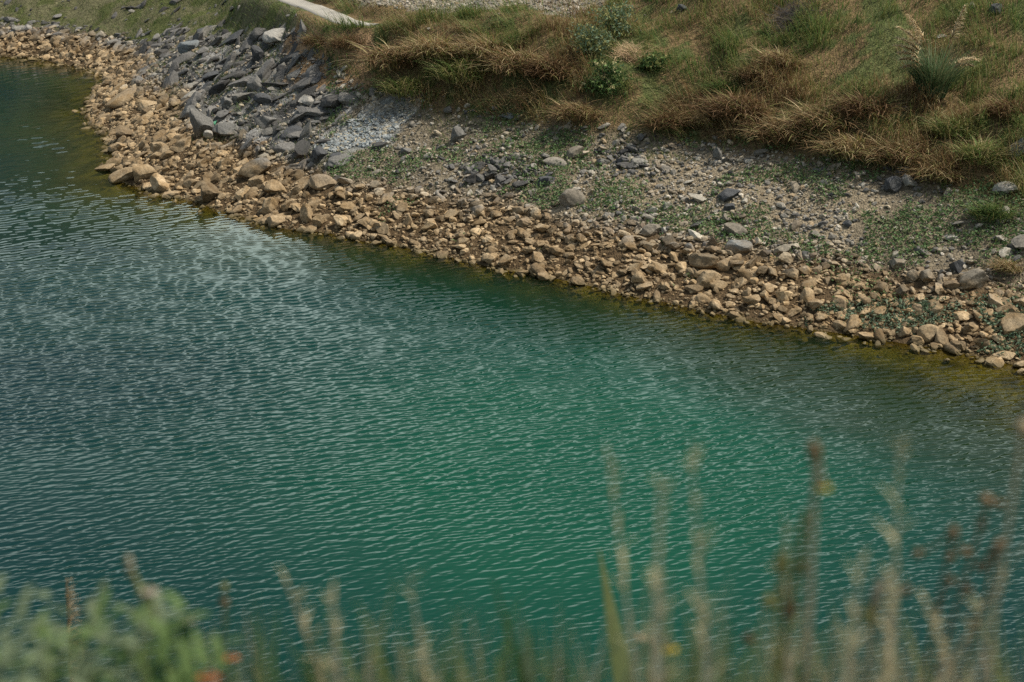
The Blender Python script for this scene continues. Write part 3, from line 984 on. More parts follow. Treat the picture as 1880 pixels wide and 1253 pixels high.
# pale gravel and the blue-grey scree fan
x, y, z, px, py, f, d = samples(420000, -40, 32, 34, 84)
vb = np.interp(px, VEG_X, VEG_Y)
g = np.where((py > vb - 6) & (d > -0.3), 0.45, 0.0)
g = np.where(inpoly(px, py, Z_PALE), 0.85, g)
g = np.where(z < 1.15, 0.3, g)
g = np.where(d < -0.3, 0, g)
g = np.where((px > 1560) & (py < 470) & (z > 1.7), g * 0.45, g)
g = np.where(inpoly(px, py, Z_TERR), 0.5, g)
g = np.where(inpoly(px, py, Z_SCREE), 0, g)
k = RNG.random(len(x)) < g * 0.55
x, y, z, px = x[k], y[k], z[k], px[k]
s = sized(len(x), 0.055, 0.24, 2.6)
sc = np.stack([s * 0.62, s * 0.5, s * 0.36], 1)
o = link("gravel", scatter_mesh("gravel", TINY, np.stack([x, y, z + s * 0.14], 1), sc, rots(RNG.normal(0.3, .4, len(x)), RNG.normal(0, .4, len(x)), RNG.uniform(0, 6, len(x))),
                                np.where((px < 560)[:, None], pick(GREYS[:4] + PALES[:4], len(x)), pick(PALES + PALES[:3] + GREYS[:4], len(x))), M_STONE))
tag(o, "pale and tan gravel covering the bare bank", "gravel", kind="stuff")
x, y, z, px, py, f, d = samples(420000, -14, 2, 48, 64)
jx = 46 * (fbm(x * 1.4, y * 1.4, 87, 4) - 0.5)
k = inpoly(px + jx, py + jx, Z_SCREE) & (RNG.random(len(x)) < 0.6 * smooth(0.3, 0.5, fbm(x * 1.1, y * 1.1, 89, 3)))
x, y, z, py = x[k], y[k], z[k], py[k]
s = sized(len(x), 0.05, 0.17, 2.2)
sc = np.stack([s * 0.7, s * 0.45, s * 0.2], 1)
warm = smooth(225, 185, py)[:, None]
cs = pick(SLATES, len(x)) * (1 - warm) + pick(PALES, len(x)) * warm
o = link("scree_gravel", scatter_mesh("scree_gravel", TINY, np.stack([x, y, z + 0.02 + s * 0.25 * RNG.random(len(x))], 1), sc, rots(RNG.normal(0.4, .3, len(x)), RNG.normal(-.1, .3, len(x)), RNG.normal(0.5, .6, len(x))), cs, M_STONE))
tag(o, "fan of flat blue-grey scree chips spilling down the bank", "scree", kind="stuff")

# ------------------------------------------------------------------ grass and ground cover
def grass_mass(name, label, cat, rows):
    Vs, Qs, Ts, Cs, off = [], [], [], [], 0
    for (V, q, t, c) in rows:
        Vs.append(V); Cs.append(c)
        if len(q): Qs.append(q + off)
        if t is not None and len(t): Ts.append(t + off)
        off += len(V)
    me = mesh_from(name, np.concatenate(Vs), np.concatenate(Qs) if Qs else None, np.concatenate(Ts) if Ts else None, M_GRASS, np.concatenate(Cs))
    o = link(name, me)
    tag(o, label, cat, kind="stuff")
    return o

DOWN = -np.pi / 2 - 0.45                    # heading of the fall line
def flow(x, y, n):
    return DOWN + 2.6 * (fbm(x * 0.35, y * 0.35, 91, 3) - 0.5) + RNG.normal(0, 0.35, n)

# long dry grass of the bank
x, y, z, px, py, f, d = samples(900000, -30, 32, 38, 82)
tz = inpoly(px, py, Z_TUFT_A) | inpoly(px, py, Z_TUFT_B) | inpoly(px, py, Z_TUFT_C)
vb = np.interp(px + 20 * (fbm(x, y, 93, 2) - .5), VEG_X, VEG_Y) + 60 * (fbm(x * 0.8, y * 0.8, 94, 3) - .5)
clump = fbm(x * 1.1, y * 1.1, 95, 3)
inveg = (py < vb) & (px > 555)
dl = np.where(tz & inveg, 0.30 + 0.7 * smooth(0.38, 0.6, clump), 0.0)
dl = np.where(inveg & ~tz, 0.08 + 0.35 * smooth(0.42, 0.62, clump), dl)
dl = np.where((px > 520) & (px < 690) & (py > 52) & (py < 175), dl * 0.28, dl)
dl = np.where(inpoly(px, py, Z_TERR), 0.03, dl)
dl = np.where(inpoly(px, py, Z_PATH), 0, dl)
k = RNG.random(len(x)) < dl * 0.80
x, y, z, px, py = x[k], y[k], z[k], px[k], py[k]
n = len(x)
L = RNG.uniform(0.30, 0.95, n) * (0.6 + 0.9 * smooth(0.4, 0.65, clump[k]))
hue = fbm(x * 0.42, y * 0.42, 97, 4) + 0.14 * smooth(1060, 1200, px) * smooth(210, 110, py) - 0.05 * inpoly(px, py, Z_TUFT_B)
u = RNG.random(n) * 0.26 - 0.13
c = np.where((hue + u > 0.51)[:, None], pick([GREEN, OLIVE, DKGREEN], n, [3, 3, 1]),
             np.where((hue + u > 0.43)[:, None], pick([OLIVE, BROWN, STRAW, GREEN], n, [4, 2, 2, 1]), pick([BROWN, DKBROWN, STRAW, OLIVE], n, [5, 3, 2, 2])))
rowA = blades(np.stack([x, y, z - 0.02], 1), L, RNG.uniform(0.014, 0.030, n), flow(x, y, n), RNG.uniform(0.0, 0.7, n), RNG.uniform(0.9, 2.3, n), c, 4, 1.25)
kk = RNG.random(n) < 0.035
ns = int(kk.sum())
rowA2 = blades(np.stack([x, y, z], 1)[kk], RNG.uniform(0.7, 1.5, ns), RNG.uniform(0.014, 0.022, ns), flow(x[kk], y[kk], ns) + RNG.normal(0, .6, ns), RNG.uniform(0.1, 0.7, ns), RNG.uniform(0.7, 1.7, ns), pick([STRAW, (0.32, 0.25, 0.13), OLIVE], ns), 5, 1.2)
grass_mass("dry_grass", "long dry brown and olive grass over the hillside", "grass", [rowA, rowA2])

# short green and olive turf on the hill and the left slope
x, y, z, px, py, f, d = samples(900000, -45, 32, 38, 108)
vb = np.interp(px + 30 * (fbm(x, y, 101, 2) - .5), VEG_X, VEG_Y) + 50 * (fbm(x * 0.8, y * 0.8, 102, 3) - .45)
pa = fbm(x * 0.8, y * 0.8, 103, 4)
inveg = py < vb
dt = np.where(inveg & (px > 560), 0.5, 0)
dt = np.where(inveg & (px <= 560), 0.6 * smooth(0.30, 0.5, pa), dt)
midz = (~inveg) & (z > 1.3) & (px < 640)
dt = np.where(midz, 0.8 * smooth(0.48, 0.60, pa), dt)
dt = np.where((px > 520) & (px < 690) & (py > 52) & (py < 175), dt * 0.35, dt)
dt = np.where(inpoly(px, py, Z_TERR) | inpoly(px, py, Z_SCREE), 0.02, dt)
edge = smooth(75, 5, py - np.interp(px, VEG_X, VEG_Y))
dt = np.where((~inveg) & (px >= 640), 0.28 * smooth(0.46, 0.62, pa) + 0.7 * edge * smooth(0.40, 0.58, pa), dt)
dt = np.where(z < 1.3, 0, dt)
dt = np.where(inpoly(px, py, Z_PATH), 0, dt)
k = (RNG.random(len(x)) < dt * 0.7)
x, y, z, px, py = x[k], y[k], z[k], px[k], py[k]
n = len(x)
gr = fbm(x * 0.5, y * 0.5, 107, 4) + 0.14 * smooth(1050, 1200, px) * smooth(210, 110, py) + 0.20 * smooth(560, 450, px) + RNG.random(n) * 0.16 - 0.08
c = np.where((gr > 0.37)[:, None], pick([GREEN, DKGREEN, OLIVE], n, [4, 2, 2]), pick([OLIVE, BROWN, STRAW, GREEN], n, [4, 2, 2, 2]))
rowB = blades(np.stack([x, y, z - 0.01], 1), RNG.uniform(0.10, 0.34, n), RNG.uniform(0.014, 0.030, n), flow(x, y, n), RNG.uniform(0, 0.6, n), RNG.uniform(0.5, 1.6, n), c, 2, 1.2)
grass_mass("grass", "short green and olive grass on the hill and rocky slope", "grass", [rowB])

# leafy creeping green between the stones
x, y, z, px, py, f, d = samples(900000, -24, 32, 34, 80)
vb = np.interp(px, VEG_X, VEG_Y)
pa = fbm(x * 0.75, y * 0.75, 111, 5)
dc = np.where((py > vb - 25) & (z > 1.25) & (px > 600), 1.0 * smooth(0.44, 0.58, pa), 0)
dc = np.where(inpoly(px, py, [(640, 240), (720, 225), (900, 250), (1000, 290), (900, 330), (700, 320), (640, 300)]) & (z > 1.25), 0.8 * smooth(0.40, 0.58, pa), dc)
dc = np.where(inpoly(px, py, Z_COVER), 1.2 * smooth(0.35, 0.54, pa), dc)
dc = np.where((z < 1.25) & (z > 0.25) & (px > 600), 0.30 * smooth(0.60, 0.66, pa), dc)
lowc = inpoly(px, py, Z_LOWCOV) & (z > 0.02)
dc = np.where(lowc, 1.3 * smooth(0.40, 0.52, pa), dc)
dc = np.where(inpoly(px, py, Z_SCREE), 0, dc)
k = RNG.random(len(x)) < dc * 0.75
x, y, z, lowc = x[k], y[k], z[k], lowc[k]
n = len(x)
hh = RNG.uniform(0.02, 0.20, n)
c = np.where(lowc[:, None], pick([BLUGREEN, (0.10, 0.16, 0.085), (0.19, 0.23, 0.15)], n), pick([(0.12, 0.20, 0.075), (0.08, 0.145, 0.052), (0.19, 0.225, 0.10)], n, [4, 3, 3]))
V, q, cc = leaves(np.stack([x, y, z + hh], 1), RNG.uniform(0.028, 0.075, n), c, 0.6, 2.1)
grass_mass("creeping_weeds", "low leafy green weeds creeping between the stones", "weeds", [(V, q, None, cc)])

# ------------------------------------------------------------------ tussocks, shrubs, plume grass on the hillside
def tussock_mesh(seed, pal, w, n=520, droop=1.9):
    r = np.random.default_rng(seed)
    rad = np.sqrt(r.random(n)) * 0.5
    an = r.uniform(0, 2 * np.pi, n)
    P = np.stack([np.cos(an) * rad, np.sin(an) * rad, 0.30 * (1 - (rad / 0.5) ** 2)], 1)
    az = np.where(r.random(n) < 0.25, an + r.normal(0, 0.5, n), DOWN + r.normal(0, 0.8, n))
    V, q, t, c = blades(P, r.uniform(0.45, 0.95, n), r.uniform(0.016, 0.03, n), az, r.uniform(0, 0.6, n), r.uniform(0.9, droop + 0.5, n), pick(pal, n, w), 5, 1.3)
    m2 = 160
    an = r.uniform(0, 2 * np.pi, m2); rd = np.sqrt(r.random(m2)) * 0.5
    return mesh_from("tussock_blades", V, q, t, M_GRASS, c)

T_BR = [tussock_mesh(1, [BROWN, DKBROWN, STRAW, OLIVE], [5, 3, 2, 3]), tussock_mesh(2, [BROWN, OLIVE, STRAW], [4, 2, 2]), tussock_mesh(3, [DKBROWN, BROWN, OLIVE], [4, 3, 1])]
T_GR = [tussock_mesh(4, [OLIVE, GREEN, STRAW], [4, 3, 1], droop=1.4), tussock_mesh(5, [GREEN, DKGREEN, OLIVE], [3, 2, 2], droop=1.2)]
TUS = [
 (725, 100, 110, 'b', 0, "wide brown windswept tussock spilling over the bank below the footpath"),
 (800, 85, 100, 'b', 1, "straw-tipped tussock on the crest right of the footpath"),
 (850, 125, 100, 'g', 0, "olive tussock in the middle of the crest grass mass"),
 (895, 85, 95, 'b', 1, "pale brown tussock below the gravel terrace"),
 (955, 110, 110, 'b', 0, "shaggy brown tussock under the terrace edge"),
 (1015, 120, 95, 'b', 2, "dark brown tussock left of the yellow-flowered shrub"),
 (745, 155, 80, 'g', 0, "olive grass tussock above the scree fan"),
 (640, 75, 60, 'b', 2, "dark tuft hanging from the bare soil crest"),
 (580, 72, 50, 'b', 2, "small dark tuft on the bare ochre soil"),
 (1060, 200, 80, 'b', 0, "brown tussock below the yellow-flowered shrub"),
 (1225, 215, 80, 'b', 2, "dark brown tussock left of the overhanging tussock"),
 (1300, 215, 60, 'b', 1, "pale brown tuft beside the bare overhang soil"),
 (1355, 190, 110, 'b', 2, "large dark overhanging tussock with a shadowed hollow"),
 (1325, 160, 70, 'g', 1, "bright green tuft on top of the overhanging tussock"),
 (1440, 235, 110, 'b', 0, "brown tussock spreading right of the overhanging tussock"),
 (1510, 215, 110, 'b', 0, "brown matted tussock downslope left of the plume grass"),
 (1590, 190, 100, 'b', 2, "very dark tussock right beside the plume grass foot"),
 (1560, 265, 100, 'b', 1, "straw-brown tussock along the lower grass edge"),
 (1650, 275, 100, 'b', 0, "brown tussock above the blue-black boulder"),
 (1720, 310, 80, 'b', 1, "pale brown tussock right of the light grey twin boulder"),
 (1750, 230, 80, 'g', 0, "olive tussock just below the plume grass"),
 (1800, 275, 90, 'g', 0, "olive tussock left of the grass-bound boulder"),
 (1850, 195, 80, 'b', 2, "dark tussock on the hill edge above the grass-bound boulder"),
 (1820, 385, 70, 'g', 1, "dark green hummock beneath the light grey boulder"),
 (1850, 485, 50, 'b', 1, "dry straw tuft at the end of the creeping green"),
 (1430, 105, 80, 'b', 0, "brown tussock just below the burnt brush"),
 (1395, 130, 70, 'b', 2, "dark tussock between burnt brush and overhanging tussock"),
]
for (px, py, w, kd, v, label) in TUS:
    p, t = at(px, py + w * 0.2)
    s = w * t / FPX
    o = link("grass_tussock", T_BR[v] if kd == 'b' else T_GR[v])
    o.location = (p.x, p.y, float(H(p.x, p.y)) - 0.06)
    o.scale = (s * 0.95, s * 0.85, s * 0.55)
    o.rotation_euler = (0, 0, random.uniform(-0.5, 0.5))
    tag(o, label, "tussock", "grass tussocks on the hillside")

def root_at(px, py, name, label, cat, group=None):
    p, t = at(px, py)
    e = bpy.data.objects.new(name, None)
    e.empty_display_size = 0.2
    COL.objects.link(e)
    e.location = (p.x, p.y, float(H(p.x, p.y)))
    return tag(e, label, cat, group), t

def tube(pts, r0, r1, sides=6):
    V, q = [], []
    n = len(pts)
    for i, p in enumerate(pts):
        a, b_ = pts[max(i - 1, 0)], pts[min(i + 1, n - 1)]
        t = (Vector(b_) - Vector(a)).normalized()
        s = t.cross(Vector((0.31, 0.94, 0.1))).normalized()
        u = t.cross(s)
        r = r0 + (r1 - r0) * i / (n - 1)
        for k in range(sides):
            an = 2 * math.pi * k / sides
            e = Vector(p) + s * math.cos(an) * r + u * math.sin(an) * r
            V.append(tuple(e))
        if i:
            for k in range(sides):
                k2 = (k + 1) % sides
                q.append(((i - 1) * sides + k, (i - 1) * sides + k2, i * sides + k2, i * sides + k))
    return V, q

def merge(parts):
    Vs, Qs, off = [], [], 0
    for V, q in parts:
        Vs += [tuple(v) for v in V]
        Qs += [tuple(i + off for i in f) for f in q]
        off += len(V)
    return Vs, Qs

def plain(name, col, rough=0.8):
    m, n, l, b = new_mat(name)
    geo = n.new("ShaderNodeNewGeometry")
    c = mix(n, l, noise_node(n, l, geo.outputs["Position"], 25, 4).outputs["Fac"], tuple(v * 0.65 for v in col), tuple(min(v * 1.35, 1) for v in col))
    l.new(c, b.inputs["Base Color"])
    b.inputs["Roughness"].default_value = rough
    b.inputs["Specular IOR Level"].default_value = 0.2
    return m
M_TWIG = plain("dry_twig", (0.17, 0.12, 0.075))

def shrub(px, py, w, h, label, pal, blossom=None):
    e, t = root_at(px, py + h * 0.45, "shrub", label, "shrub")
    k = t / FPX
    rw, rh = w * k / 2, h * k * 0.62
    tw = []
    for i in range(9):
        an = random.uniform(0, 6.28)
        tip = (math.cos(an) * rw * 0.7, math.sin(an) * rw * 0.6, rh * random.uniform(1.0, 1.7))
        tw.append(tube([(0, 0, -0.05), (tip[0] * 0.4, tip[1] * 0.4, tip[2] * 0.55), tip], 0.022, 0.006, 5))
    V, q = merge(tw)
    link("stem", mesh_from("stem", V, q, mat=M_TWIG), e)
    n = 1500
    cen = np.stack([RNG.normal(0, 0.42, 26) * rw, RNG.normal(0, 0.42, 26) * rw, rh * RNG.uniform(0.35, 1.75, 26)], 1)
    ii = RNG.integers(0, 26, n)
    P = cen[ii] + RNG.normal(0, 0.26, (n, 3)) * np.array([rw, rw, rh * 0.8])
    P[:, 2] = np.maximum(P[:, 2], 0.03)
    V, q, c = leaves(P, RNG.uniform(0.035, 0.085, n), pick(pal, n), 1.2, 2.4)
    link("foliage", mesh_from("foliage", V, q, None, M_GRASS, c), e)
    if blossom:
        for j in range(22):
            c0 = cen[j] + np.array([0, -0.10 * rw, 0.12 * rh])
            P = c0 + RNG.normal(0, 0.045, (26, 3))
            V, q, c = leaves(P, RNG.uniform(0.045, 0.075, 26), pick([blossom], 26), 1.0, 1.1)
            link("blossom", mesh_from("blossom", V, q, None, M_GRASS, c), e)
    return e
shrub(1110, 148, 58, 50, "rounded shrub dotted with pale yellow flower heads", [DKGREEN, (0.055, 0.10, 0.03), GREEN], (0.55, 0.50, 0.26))
shrub(1085, 82, 70, 44, "soft blue-green bush left of the straw heap", [BLUGREEN, (0.12, 0.16, 0.075), OLIVE])
shrub(1125, 48, 84, 46, "larger blue-green bush on the crest near the gravel terrace", [BLUGREEN, (0.12, 0.17, 0.08), OLIVE])
shrub(1195, 118, 40, 24, "low dark green bush under the straw heap", [DKGREEN, GREEN, OLIVE])

# plume grass
e, t = root_at(1712, 178, "plume_grass", "tall green plume grass with drooping cream plumes", "plume grass")
e.scale = (1.35, 1.35, 1.3)
n = 900
rad = np.sqrt(RNG.random(n)) * 0.32
an = RNG.uniform(0, 6.28, n)
P = np.stack([np.cos(an) * rad, np.sin(an) * rad, 0 * an], 1)
V, q, tt, c = blades(P, RNG.uniform(0.9, 1.75, n), RNG.uniform(0.016, 0.028, n), np.where(RNG.random(n) < .4, np.pi + RNG.normal(0, .6, n), an), RNG.uniform(0.05, 0.35, n), RNG.uniform(0.5, 1.4, n),
                     pick([(0.10, 0.17, 0.075), (0.13, 0.19, 0.09), (0.06, 0.10, 0.04), (0.2, 0.2, 0.1)], n), 5, 1.1)
link("leaves", mesh_from("leaves", V, q, tt, M_GRASS, c), e)
for (dx, L_, p1) in ((-1.15, 1.5, 1.7), (-0.95, 1.9, 1.5), (-0.75, 1.7, 1.6), (-0.55, 2.2, 1.1), (-0.3, 2.3, 0.7), (0.1, 2.4, 0.3), (-0.9, 1.3, 1.9), (0.7, 1.5, 1.7), (0.75, 1.3, 1.8), (-0.65, 2.0, 1.3)):
    hd = math.pi if dx < 0 else 0
    cur = Vector((0.05 * dx, -0.1, 0.1)); pts = [cur.copy()]
    for s_ in range(10):
        ph = 0.15 + (p1 - 0.15) * (s_ / 9) ** 1.4
        cur = cur + Vector((math.cos(hd) * math.sin(ph), -0.15 * math.sin(ph), math.cos(ph))) * L_ / 10
        pts.append(cur.copy())
    Vt, qt = tube(pts[:8], 0.010, 0.006, 5)
    pl = link("plume", mesh_from("plume", Vt, qt, mat=M_TWIG), e)
    m_ = 240
    tt_ = RNG.random(m_)
    idx = 6.3 + tt_ * 3.7
    i0 = np.minimum(idx.astype(int), 9)
    PP = np.array([tuple(v) for v in pts])
    base = PP[i0] + (PP[i0 + 1] - PP[i0]) * (idx - i0)[:, None]
    V, q, t3, c = blades(base, RNG.uniform(0.14, 0.30, m_) * (1.1 - 0.6 * tt_), RNG.uniform(0.018, 0.032, m_), hd + RNG.normal(0, .8, m_), RNG.uniform(0.5, 1.4, m_), RNG.uniform(1.2, 2.2, m_), pick([(0.62, 0.50, 0.30), (0.54, 0.42, 0.25)], m_), 2)
    link("tassel", mesh_from("tassel", V, q, t3, M_GRASS, c), pl)

# straw heap and burnt brush
def straw_pile(px, py, w, pal, name, label, cat, n=420):
    e, t = at(px, py)
    s = w * t / FPX
    P = np.stack([RNG.normal(0, 0.22, n) * s, RNG.normal(0, 0.2, n) * s, np.abs(RNG.normal(0, 0.07, n)) * s + 0.02], 1)
    V, q, tt, c = blades(P, RNG.uniform(0.25, 0.6, n) * s, RNG.uniform(0.016, 0.03, n), RNG.uniform(0, 6.28, n), RNG.uniform(0.9, 1.5, n), RNG.uniform(1.2, 1.9, n), pick(pal, n), 3)
    o = link(name, mesh_from(name, V, q, tt, M_GRASS, c))
    o.location = (e.x, e.y, float(H(e.x, e.y)) + 0.03)
    hx, hy = slope_n(e.x, e.y)
    o.rotation_euler = (math.atan(hy), -math.atan(hx), 0)
    return tag(o, label, cat)
straw_pile(1158, 108, 62, [(0.42, 0.29, 0.165), (0.5, 0.37, 0.22), (0.3, 0.2, 0.11)], "straw_heap", "pale tan heap of dead cut stalks on the green hill", "straw heap")
straw_pile(1458, 40, 74, [(0.03, 0.028, 0.028), (0.05, 0.045, 0.04), (0.09, 0.07, 0.05)], "brush_pile", "blackened burnt brush pile near the hilltop", "brush pile", 620)
straw_pile(1432, 62, 44, [(0.40, 0.29, 0.17), (0.25, 0.17, 0.1), (0.06, 0.05, 0.045)], "brush_pile", "pale broken stalks below the burnt brush pile", "brush pile", 200)

# scrap of green plastic among the grey rocks
p, t = at(394, 231)
V, F = rock_shape(3, 913, cuts=7, rough=0.2)
o = link("plastic_bag", mesh_from("plastic_bag", V, None, F, plain("green_plastic", (0.05, 0.22, 0.12), 0.4), smooth_shade=True))
o.location = (p.x, p.y, p.z + 0.08); o.scale = (0.16, 0.13, 0.12)
tag(o, "small crumpled green plastic bag above the low grey boulder", "plastic bag")

# ------------------------------------------------------------------ plants on the near bank, right before the camera
FP = {k: leaf_material(k, False, c, 0.45) for k, c in dict(
    broad_blade=(0.095, 0.12, 0.04), fresh_leaf=(0.13, 0.20, 0.065), grey_leaf=(0.18, 0.225, 0.13), dark_leaf=(0.065, 0.12, 0.038), dry_blade=(0.46, 0.37, 0.24), olive_blade=(0.27, 0.27, 0.11),
    mauve_stalk=(0.40, 0.36, 0.26), seed_brown=(0.23, 0.15, 0.075), petal_orange=(0.42, 0.12, 0.03), petal_white=(0.46, 0.40, 0.34), petal_yellow=(0.50, 0.37, 0.03)).items()}

def near_pt(px, py, dist):
    r = ray(px, py)
    k = dist / r[1]
    return Vector((r[0] * k, dist, CAM_H + r[2] * k))

def near_h(x, y):
    return float(near_height(np.array(x), np.array(y)))

def curve_pts(a, b_, bow, n=9):
    out = []
    for i in range(n):
        t = i / (n - 1)
        p = a.lerp(b_, t)
        p = p + bow * (math.sin(math.pi * t) * 1.0)
        out.append(p)
    return out

def strip(pts, w0, w1, face=0.0):
    """a flat leaf blade with a fold along its middle"""
    V, q = [], []
    n = len(pts)
    for i, p in enumerate(pts):
        t = i / (n - 1)
        w = (w0 * (1 - t) + w1 * t) * (min(1.0, (1 - t) * 3.2 + 0.06)) * 0.5
        s = Vector((math.cos(face), math.sin(face), 0))
        f = Vector((-math.sin(face), math.cos(face), 0)) * w * 0.5
        V += [tuple(p - s * w + f), tuple(p), tuple(p + s * w + f)]
        if i:
            for k in (0, 1):
                q.append((3 * i - 3 + k, 3 * i - 2 + k, 3 * i + 1 + k, 3 * i + k))
    return V, q

def blob(c, rx, rz, seed, tilt=0.0):
    V, F = rock_shape(2, seed, cuts=3, boxy=0.9)
    R = np.array(Matrix.Rotation(tilt, 3, 'Y'))
    V = (V * np.array([rx, rx, rz])) @ R.T + np.array(c)
    return V, F

def fg_root(tip_px, dist, lean, name, label, cat, group):
    tip = near_pt(*tip_px, dist)
    gy = min(dist, 1.7) if dist < 3 else dist
    bx = tip.x + lean
    base = Vector((bx, gy, near_h(bx, gy) - 0.02))
    e = bpy.data.objects.new(name, None)
    e.empty_display_size = 0.1
    COL.objects.link(e)
    e.location = base
    tag(e, label, cat, group, 'thing')
    return e, tip - base

def part(name, VQ, mat, e, tri=False):
    V, q = VQ
    return link(name, mesh_from(name, V, None if tri else q, q if tri else None, mat, smooth_shade=True), e)

G_BL, G_ST, G_BU = "grass blades rising from the near bank", "flower and weed stalks on the near bank", "leafy weeds on the near bank"
# single grass blades: tip pixel, distance, lean at the base, width, material, bow, label
BLD = [
 ((1100, 1008), 2.6, 0.10, 0.036, 'broad_blade', 0.00, "thick solid green grass blade leaning left over the water"),
 ((750, 1040), 1.55, -0.02, 0.014, 'mauve_stalk', 0.0, "upright brownish grass blade, taller of a close pair near mid shore"),
 ((724, 1055), 1.55, -0.01, 0.012, 'olive_blade', 0.01, "upright olive grass blade, shorter of a close pair near mid shore"),
 ((672, 1118), 1.6, -0.03, 0.016, 'olive_blade', 0.01, "stubby olive blade left of the close pair of blades"),
 ((512, 1108), 1.7, 0.0, 0.015, 'fresh_leaf', 0.0, "narrow green blade between orange flower and pale bent blade"),
 ((455, 1120), 1.8, 0.0, 0.010, 'grey_leaf', 0.0, "thin pale green blade beside the reddish bud"),
 ((350, 1110), 1.5, 0.02, 0.022, 'dark_leaf', 0.0, "broad dark green blade above the orange flower"),
 ((905, 1060), 1.5, 0.09, 0.030, 'dark_leaf', -0.01, "broad dark green leaf with ragged tip in mid foreground"),
 ((960, 1140), 1.5, 0.02, 0.032, 'grey_leaf', 0.02, "round-shouldered grey-green leaf beside the ragged dark leaf"),
 ((520, 1052), 1.6, 0.10, 0.016, 'dry_blade', 0.02, "pale bent dry blade arching left"),
 ((610, 1080), 1.4, 0.0, 0.026, 'mauve_stalk', 0.0, "dark mauve stalk behind the pale bent blade"),
 ((835, 1115), 1.7, 0.01, 0.010, 'mauve_stalk', 0.0, "thin mauve stalk left of the ragged dark leaf"),
 ((800, 1185), 1.6, -0.02, 0.016, 'fresh_leaf', 0.02, "short fresh green blade low between the stalks"),
 ((1075, 1140), 1.6, -0.08, 0.014, 'grey_leaf', 0.0, "slim grey-green blade slanting right beside the thick green blade"),
 ((1185, 1045), 1.6, 0.06, 0.015, 'grey_leaf', 0.03, "pale curved blade arching right of the thick green blade"),
 ((1212, 860), 1.25, 0.0, 0.018, 'mauve_stalk', 0.0, "tall blurred mauve stalk standing above the pale curved blade"),
 ((1265, 795), 1.35, 0.12, 0.009, 'mauve_stalk', 0.0, "very tall thin stalk leaning left, highest of its clump"),
 ((1115, 820), 1.5, 0.16, 0.007, 'mauve_stalk', 0.0, "hair-thin leaning stalk reaching high over the emerald water"),
 ((1440, 930), 1.4, 0.06, 0.014, 'mauve_stalk', 0.0, "leaning mauve stalk left of the yellow flower"),
 ((1585, 1000), 1.3, 0.0, 0.018, 'mauve_stalk', 0.0, "stout mauve stalk right of the yellow flower"),
 ((1640, 1040), 1.35, -0.03, 0.022, 'dry_blade', 0.01, "stout straw-coloured stalk, lighter one of the central bunch"),
 ((1690, 1075), 1.45, 0.10, 0.014, 'dry_blade', 0.02, "dry stalk bent to a point under the brown seed heads"),
 ((1880, 1000), 1.6, -0.12, 0.010, 'dry_blade', -0.06, "long straw stalk curving out to the frame edge"),
 ((1650, 780), 1.4, -0.02, 0.006, 'mauve_stalk', 0.02, "faint thread-like stalk rising above all others"),
 ((1330, 1100), 1.4, 0.06, 0.020, 'grey_leaf', 0.0, "grey-green leaning leaf left of the yellow-green weeds"),
 ((1400, 1130), 1.6, 0.02, 0.014, 'fresh_leaf', 0.0, "fresh green blade in the low weeds below the yellow flower"),
 ((1260, 1195), 1.4, 0.03, 0.022, 'grey_leaf', 0.0, "short pale broad leaf right of the curled dry blade"),
 ((1455, 1200), 1.4, -0.02, 0.026, 'grey_leaf', 0.0, "short pale leaf at the bottom under the yellow flower"),
 ((1030, 1190), 1.5, 0.0, 0.018, 'fresh_leaf', 0.01, "short green blade left of the thick green blade"),
 ((1290, 1130), 1.5, 0.0, 0.016, 'olive_blade', 0.0, "olive blade rising behind the short pale broad leaf"),
 ((1520, 1150), 1.5, 0.0, 0.018, 'olive_blade', 0.0, "olive blade at the foot of the stout mauve stalk"),
 ((1575, 1160), 1.6, 0.0, 0.016, 'dark_leaf', 0.0, "dark green blade at the foot of the straw-coloured stalk"),
 ((1825, 1110), 1.5, -0.06, 0.012, 'grey_leaf', -0.03, "small arched green blade under the long curving straw stalk"),
 ((1745, 1130), 1.5, 0.0, 0.016, 'mauve_stalk', 0.0, "brownish blade below the brown seed heads"),
 ((570, 1150), 1.5, 0.0, 0.022, 'dark_leaf', 0.0, "dark green blade below the pale bent blade"),
]
for (tp, dist, lean, w, mt, bow, label) in BLD:
    e, tip = fg_root(tp, dist, lean, "grass_stalk", label, "grass blade", G_BL)
    w *= 1.25
    bow += random.gauss(0, .035) if w < .04 else 0
    pts = curve_pts(Vector((0, 0, 0)), tip, Vector((bow, 0, 0)))
    part("blade", strip(pts, w, w * (0.55 if w < 0.04 else 0.85), random.uniform(-0.6, 0.6) if w < 0.04 else 0.0), FP[mt], e)
    if mt in ('mauve_stalk', 'dry_blade') and tp[1] < 1100:
        m_ = 28
        tt_ = RNG.random(m_)
        PP = np.array([tuple(v) for v in pts]); ix_ = 5.9 + tt_ * 2.0; k0 = ix_.astype(int)
        bs = PP[k0] + (PP[k0 + 1] - PP[k0]) * (ix_ - k0)[:, None]
        V, q, t3, c = blades(bs, RNG.uniform(0.02, 0.05, m_) * (1.1 - 0.5 * tt_), np.full(m_, 0.005), RNG.uniform(0, 6.28, m_), RNG.uniform(0.2, .8, m_), RNG.uniform(.8, 1.7, m_), pick([(0.42, 0.36, 0.21), (0.33, 0.30, 0.17)], m_), 2)
        link("plume", mesh_from("plume", V, q, t3, M_GRASS, c), e)
    if random.random() < 0.6 and w < 0.04:
        side = random.choice((-1, 1))
        q0 = Vector((0.012 * side, 0, 0.0))
        pts2 = curve_pts(q0, tip * random.uniform(0.55, 0.78) + Vector((0.05 * side, 0.02, 0)), Vector((0.02 * side, 0, 0)))
        part("side_blade", strip(pts2, w * 0.8, w * 0.4, random.uniform(-0.8, 0.8)), FP[mt], e)

